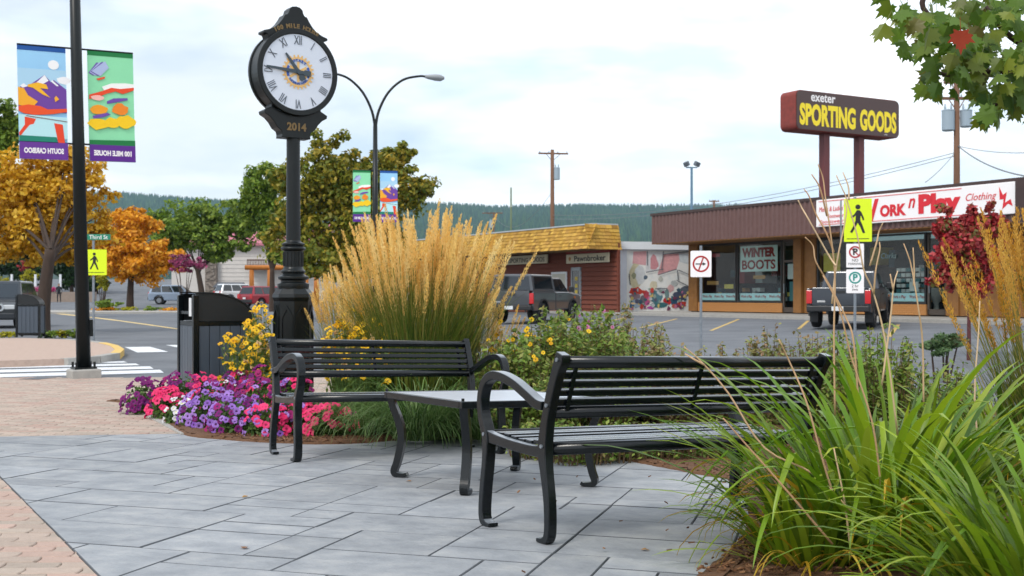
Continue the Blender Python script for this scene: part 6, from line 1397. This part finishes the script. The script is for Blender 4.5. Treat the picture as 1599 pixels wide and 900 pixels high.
# ---- yellow daisies and mixed bushes ------------------------------------------------
YP = leafmat('petal_yellow', [S(240, 190, 24), S(248, 208, 50), S(226, 166, 20)], .3, .6, attr=False); YT = mat('daisy_eye', S(150, 104, 30), .8)
DAISY = flower_mesh('flower', YP, YT, .031, 6, .006); FADED = flower_mesh('flower', leafmat('petal_faded', [S(206, 176, 130), S(186, 150, 100)], .3, attr=False), YT, .028, 5, .012)
DFOL = leafmat('daisy_leaves', [S(92, 112, 44), S(116, 134, 56), S(70, 92, 36), S(136, 146, 72)], .3)
def daisies(label, px, D, r, h, nf, seed, ybase=.35):
    rs_ = random.Random(seed); b = at(px, D); t = empty('yellow_daisy_plant', label, 'flowers', b, 0, 'yellow daisy plants'); st_ = MB(); n = nf*5; Cs = []
    for i in range(nf):
        a = rs_.random()*2*PI; f = math.sqrt(rs_.random()); zz = h*(ybase+(1-ybase)*rs_.random()**.7)*(1-.25*f*f); tip = Vector((r*f*math.cos(a), r*f*math.sin(a), zz)); s0 = Vector((tip.x*.35, tip.y*.35, -.01)); mid = s0.lerp(tip, .6)+Vector((0, 0, .05))
        st_.tube([s0, mid, tip], [.004, .003, .002], 4, False); 
        for q in range(7): Cs.append(tuple(s0.lerp(mid, rs_.random()) if rs_.random() < .4 else mid.lerp(tip, rs_.random()*.95)))
        o = bpy.data.objects.new('flower', DAISY if rs_.random() < .86 else FADED); link(o, t); o.location = tip; dv_ = Vector((rs_.uniform(-.7, .7), rs_.uniform(-1.1, .3), rs_.uniform(.3, 1))).normalized(); o.rotation_euler = dv_.to_track_quat('Z', 'Y').to_euler(); s = rs_.uniform(.75, 1.2); o.scale = (s, s, s)
    st_.build('stems', mat('green_stem', S(84, 112, 52), .7), t); Cs = np.array(Cs)+RNG.normal(size=(len(Cs), 3))*.02
    V, F = leaves(Cs, RNG.normal(size=(len(Cs), 3))+np.array([0, -.3, .5]), RNG.uniform(.04, .075, len(Cs)), .35); npmesh('foliage', V, F, DFOL, t, RNG.random(len(Cs))); return t
daisies('yellow daisies spilling around the right side of the hooded bin', 385, 11.6, .28, .95, 95, 1, .3); daisies('yellow daisies just left of the clock pedestal', 406, 11.9, .15, 1.15, 90, 2, .45); daisies('yellow daisies just right of the clock pedestal', 548, 10.5, .27, 1.06, 210, 3, .5); daisies('yellow daisies at the left foot of the tall reed grass', 582, 10.1, .26, .98, 130, 4, .5); daisies('yellow daisies right of the tall reed grass', 800, 10.4, .22, 1.05, 34, 5, .45); daisies('yellow daisies behind the far bench right arm', 845, 10.9, .3, .95, 34, 6, .4)
MIXL = leafmat('mixed_bush_leaves', [S(92, 120, 42), S(120, 146, 54), S(70, 98, 36), S(150, 166, 76), S(132, 118, 66)], .3)
SPIR = leafmat('spirea_leaves', [S(122, 134, 64), S(148, 154, 86), S(150, 116, 86), S(104, 122, 56), S(168, 134, 108)], .3)
def leafy(label, px, D, r, h, ns, lm, seed, leaf=.045, upright=.5, tips=None, group='leafy shrubs behind the near bench'):
    r *= 1.2; h *= 1.14; leaf *= 1.15
    rs_ = random.Random(seed); b = at(px, D); t = empty('leafy_shrub', label, 'shrub', b, 0, group); st_ = MB(); Cs, Ns = [], []
    for i in range(int(ns*4.2)):
        a = rs_.random()*2*PI; f = math.sqrt(rs_.random()); zz = h*rs_.uniform(.4, 1.05)*(1-.3*f*f); tip = Vector((r*f*math.cos(a), r*f*math.sin(a), zz)); s0 = Vector((tip.x*upright, tip.y*upright, -.01)); mid = s0.lerp(tip, .55)+Vector((0, 0, .06))
        st_.tube([s0, mid, tip], [.005, .004, .002], 4, False)
        for q in range(int(zz/.018)):
            u_ = rs_.random(); p = (s0.lerp(mid, u_*2) if u_ < .5 else mid.lerp(tip, u_*2-1)); aa = rs_.random()*2*PI; o_ = Vector((math.cos(aa), math.sin(aa), .3)); Cs.append(tuple(p+o_*rs_.uniform(.01, .045))); Ns.append((o_.x*.4, o_.y*.4-.2, .9))
        if tips and rs_.random() < tips[1]:
            for q in range(10): Cs.append(tuple(tip+Vector((rs_.uniform(-.015, .015), rs_.uniform(-.015, .015), rs_.uniform(-.06, .02))))); Ns.append((0, -1, .2))
    st_.build('stems', mat('brown_stem', S(104, 84, 58), .8), t); Cs = np.array(Cs); V, F = leaves(Cs, np.array(Ns)+RNG.normal(size=Cs.shape)*.45, RNG.uniform(.7, 1.3, len(Cs))*leaf, .5); npmesh('foliage', V, F, lm, t, RNG.random(len(Cs)))
    if tips:
        m_ = tips[0]
        for i in range(tips[2]): a = rs_.random()*2*PI; f = math.sqrt(rs_.random()); o = bpy.data.objects.new('flower', m_); link(o, t); o.location = (r*f*math.cos(a), r*f*math.sin(a)-.02, h*rs_.uniform(.75, 1.08)*(1-.3*f*f)); dv_ = Vector((rs_.uniform(-.6, .6), -1, rs_.uniform(-.2, .8))).normalized(); o.rotation_euler = dv_.to_track_quat('Z', 'Y').to_euler(); s = rs_.uniform(.5, .9); o.scale = (s, s, s)
    return t
PINKS = flower_mesh('flower', petal_mat('petal_mallow', S(196, 110, 160), S(214, 140, 180)), T2, .03)
LS_ = [('green leafy shrub behind the far bench right arm', 800, 10.0, .3, .78, 46, MIXL, (DAISY, .1, 8)), ('green leafy shrub left of the near bench back', 862, 10.6, .36, .92, 60, MIXL, (DAISY, .1, 10)), ('bushy green shrub with pink flowers before the grey pickup', 905, 11.3, .38, 1.02, 60, MIXL, (PINKS, .2, 9)), ('dark green rounded shrub behind the top rail of the near bench', 945, 10.8, .38, .86, 66, MIXL, None), ('tall loose shrub below the mural wall', 985, 11.8, .34, .98, 36, SPIR, None), ('low green shrub seen under the near bench back', 830, 9.3, .28, .48, 44, MIXL, None),
      ('sparse shrub behind the middle of the near bench', 1040, 11.6, .38, .68, 34, SPIR, None), ('sparse shrub right of the no-entry sign post', 1125, 11.8, .36, .66, 32, SPIR, None), ('upright sparse shrub behind the right half of the near bench', 1195, 11.4, .26, .82, 26, SPIR, None), ('reddish sparse shrub behind the daylily tips', 1262, 11.2, .3, .78, 32, SPIR, None), ('green shrub just behind the daylily leaves', 1370, 9.0, .34, .85, 46, MIXL, None), ('low shrub below the parking plates', 1310, 10.3, .3, .8, 36, MIXL, None), ('small shrub far right behind the golden reed', 1480, 9.5, .3, .6, 36, MIXL, None)]
for i, (lab, px_, D_, r_, h_, ns_, lm_, tp_) in enumerate(LS_): leafy(lab, px_, D_, r_, h_, ns_, lm_, 40+i, tips=tp_)
for i, (px_, D_) in enumerate(((905, 8.3), (960, 8.5), (1015, 8.6), (1070, 8.7), (1130, 8.8), (850, 8.6))):
    leafy(['low green ground cover nearest the near bench armrest', 'low green ground cover second under the bench back', 'low green ground cover third under the bench back', 'low green ground cover fourth under the bench back', 'low green ground cover beside the daylily leaves', 'low green ground cover behind the table leg'][i], px_, D_, .26, .22, 30, MIXL, 70+i, .035, .8, group='low ground cover plants')
# ---- maple branch overhead at the right ------------------------------------------------
ML = leafmat('maple_leaf', [S(82, 114, 36), S(106, 136, 42), S(64, 96, 32), S(132, 142, 46), S(90, 120, 38), S(112, 104, 44)], .4, .42, attr=False, spec=.45)
MR = leafmat('maple_leaf_red', [S(190, 44, 24), S(206, 70, 28), S(120, 52, 40)], .4, .45, attr=False)
def maple_leaf(m, s=.1, fold=.25):
    half = [(0, 0), (.10, .04), (.34, -.04), (.30, .14), (.52, .22), (.42, .34), (.60, .56), (.36, .52), (.30, .62), (.20, .58), (.22, .82), (.10, .78), (0, 1.08)]
    vs = []; fs = []
    for sg_ in (-1, 1):
        n = len(vs); pts = [(sg_*x*s, y*s, -abs(x)*s*fold-(y*y)*s*.12) for x, y in half]; vs += pts+[(0, .35*s, -.02*s)]; k = len(pts)
        for i in range(k-1): fs.append((n+k, n+i, n+i+1) if sg_ > 0 else (n+k, n+i+1, n+i))
    n = len(vs); vs += [(-.012*s, 0, 0), (.012*s, 0, 0), (.01*s, -.55*s, .12*s), (-.01*s, -.55*s, .12*s)]; fs.append((n, n+1, n+2, n+3))
    me = bpy.data.meshes.new('leaf'); me.from_pydata(vs, [], fs); me.materials.append(m); return me
mls = [maple_leaf(ML, .098, f) for f in (.1, .3, .55, .8)]+[maple_leaf(ML, .078, .35)]; mlr = [maple_leaf(MR, .1, .2)]
MD = 5.4; tb_ = Vector((3.15, 5.6, gz(3.15, 5.6)))
mt = empty('maple_tree', 'leafy maple branch hanging in at the top right corner', 'tree', tb_)
MB().tube([tuple(q) for q in catmull([(0, 0, -.05), (.03, 0, 1.2), (-.02, .02, 2.4), (.0, 0, 3.6)], 5)], [.09-.003*i for i in range(16)], 10).build('trunk', BARK, mt, smooth=True)
def mp_(px, py, D=MD): return W(px, py, D)-tb_
brs = [[(0, 0, 2.7), mp_(1700, 60), mp_(1600, -20), mp_(1480, -40), mp_(1440, 5), mp_(1470, 40), mp_(1500, 60)], [(0, 0, 2.5), mp_(1680, 120), mp_(1620, 130), mp_(1560, 110), mp_(1500, 120), mp_(1450, 110)], [(0, 0, 2.6), mp_(1690, 90), mp_(1600, 70), mp_(1560, 40), mp_(1540, 10)], [(0, 0, 2.4), mp_(1690, 160), mp_(1640, 160), mp_(1590, 155), mp_(1550, 165)]]
tw_ = MB()
for b_ in brs: P_ = [tuple(q) for q in catmull([tuple(q) for q in b_], 5)]; tw_.tube(P_, [.022*(1-.8*i/len(P_))+.002 for i in range(len(P_))], 6)
tw_.build('branches', mat('maple_twig', S(62, 44, 40), .8), mt, smooth=True)
spots = []
rgn = [(1380, 1470, -20, 50, 9), (1400, 1480, 20, 95, 15), (1430, 1520, 30, 150, 34), (1480, 1600, 0, 130, 54), (1530, 1620, 90, 195, 48), (1560, 1700, 0, 190, 44), (1450, 1620, -60, 10, 22), (1440, 1500, 95, 125, 4)]
for x0, x1, y0, y1, n in rgn:
    for _ in range(int(n*1.25)): spots.append((random.uniform(x0, x1), random.uniform(y0, y1)))
for i, (px_, py_) in enumerate(spots):
    o = bpy.data.objects.new('leaf', random.choice(mls) if random.random() > .004 else mlr[0]); link(o, mt); o.location = mp_(px_, py_-12, MD+random.uniform(-.3, .3))
    d = Vector((random.uniform(-.7, .5), random.uniform(-.5, .3), random.uniform(-1.1, -.1))).normalized(); n_ = Vector((random.uniform(-.6, .6), random.uniform(-1, -.2), random.uniform(.0, 1.1))); x_ = d.cross(n_).normalized(); n_ = x_.cross(d)
    o.rotation_euler = Matrix((x_, d, n_)).transposed().to_euler(); s = random.uniform(.75, 1.15); o.scale = (s, s, s)
o = bpy.data.objects.new('leaf', mlr[0]); link(o, mt); o.location = mp_(1500, 47, MD-.35); o.rotation_euler = Matrix((Vector((1, 0, 0)), Vector((.1, -.1, -1)).normalized(), Vector((0, -1, .1)))).transposed().to_euler(); o['label'] = 'single bright red leaf'
# fallen leaves on the slabs
FL = leafmat('fallen_leaf', [S(150, 104, 50), S(176, 140, 60), S(110, 66, 44)], .1, .7, attr=False); flm = maple_leaf(FL, .035, .3)
for i, (px_, py_, lab) in enumerate(((1008, 861, 'near the bench'), (387, 857, 'left'), (640, 752, 'by the table'), (381, 776, 'left'))):
    p = G(px_, py_); o = tag(bpy.data.objects.new('fallen_leaf', flm), ['tiny fallen leaf on the slabs right of the near bench leg', 'tiny fallen leaf on the slabs near the brick border', 'tiny fallen leaf beside the left table leg', 'tiny dark fallen leaf on the slabs left of the far bench'][i], 'leaf', 'fallen leaves on the slabs'); link(o); o.location = (p.x, p.y, p.z+.008); o.rotation_euler = (.1, .1, i*1.3)
# ---- person by the far wall ---------------------------------------------------------------
pD = 110.0; pp = W(92, 460, pD); per = empty('person', 'person in dark clothes standing by the low stone wall', 'person', (pp.x, pp.y, far_z(pD)), R(15))
jt = {'pelvis': (0, 0, .92), 'chest': (0, 0, 1.32), 'neck': (0, 0, 1.48), 'head': (0, -.01, 1.60), 'top': (0, -.01, 1.70)}
vs = [(0, 0, .92), (0, 0, 1.15), (0, .0, 1.36), (0, 0, 1.47), (0, -.02, 1.56), (0, -.02, 1.68), (-.19, 0, 1.38), (-.25, .02, 1.12), (-.24, -.06, .86), (-.235, -.08, .78), (.19, 0, 1.38), (.25, .02, 1.12), (.24, -.06, .86), (.235, -.08, .78), (-.1, 0, .86), (-.12, -.03, .48), (-.12, .02, .07), (-.12, -.13, .03), (.1, 0, .86), (.12, .04, .48), (.13, .1, .07), (.13, -.05, .03)]
es = [(0, 1), (1, 2), (2, 3), (3, 4), (4, 5), (2, 6), (6, 7), (7, 8), (8, 9), (2, 10), (10, 11), (11, 12), (12, 13), (0, 14), (14, 15), (15, 16), (16, 17), (0, 18), (18, 19), (19, 20), (20, 21)]
rd = [.15, .14, .16, .06, .085, .085, .07, .05, .04, .03, .07, .05, .04, .03, .095, .07, .05, .04, .095, .07, .05, .04]
me = bpy.data.meshes.new('body'); me.from_pydata(vs, es, []); me.materials.append(mat('dark_clothes', S(30, 32, 38), .9)); bo = bpy.data.objects.new('body', me); link(bo, per)
bo.modifiers.new('s', 'SKIN'); sk = me.skin_vertices[0].data
for i, r_ in enumerate(rd): sk[i].radius = (r_, r_*.85)
sk[0].use_root = True; bo.modifiers.new('ss', 'SUBSURF').levels = 2
hb = MB().lathe([(.02, 1.50), (.075, 1.53), (.092, 1.60), (.088, 1.67), (.05, 1.72), (.01, 1.735)], 14, c=(0, -.02)).build('head_skin', mat('skin', S(176, 132, 108), .6), per, smooth=True)
MB().lathe([(.094, 1.63), (.098, 1.68), (.065, 1.74), (.01, 1.755)], 14, c=(0, -.005)).build('hair', mat('hair', S(40, 30, 26), .8), per, smooth=True)
# ---- haze over the valley ------------------------------------------------------------------
hz_ = MB().box(-3200, 3200, -60, 4700, -1.2, 420).build('haze', mat('haze_surface', (0, 0, 0)))
hm = bpy.data.materials.new('haze'); hm.use_nodes = True; t = hm.node_tree; t.nodes.clear(); o_ = t.nodes.new('ShaderNodeOutputMaterial'); pv = t.nodes.new('ShaderNodeVolumePrincipled')
pv.inputs['Color'].default_value = (.5, .76, .95, 1); pv.inputs['Density'].default_value = .00007; t.links.new(pv.outputs[0], o_.inputs['Volume'])
hz_.data.materials.clear(); hz_.data.materials.append(hm); hz_['kind'] = 'stuff'; hz_['label'] = 'thin blue haze between the town and the hills'; hz_['category'] = 'haze'
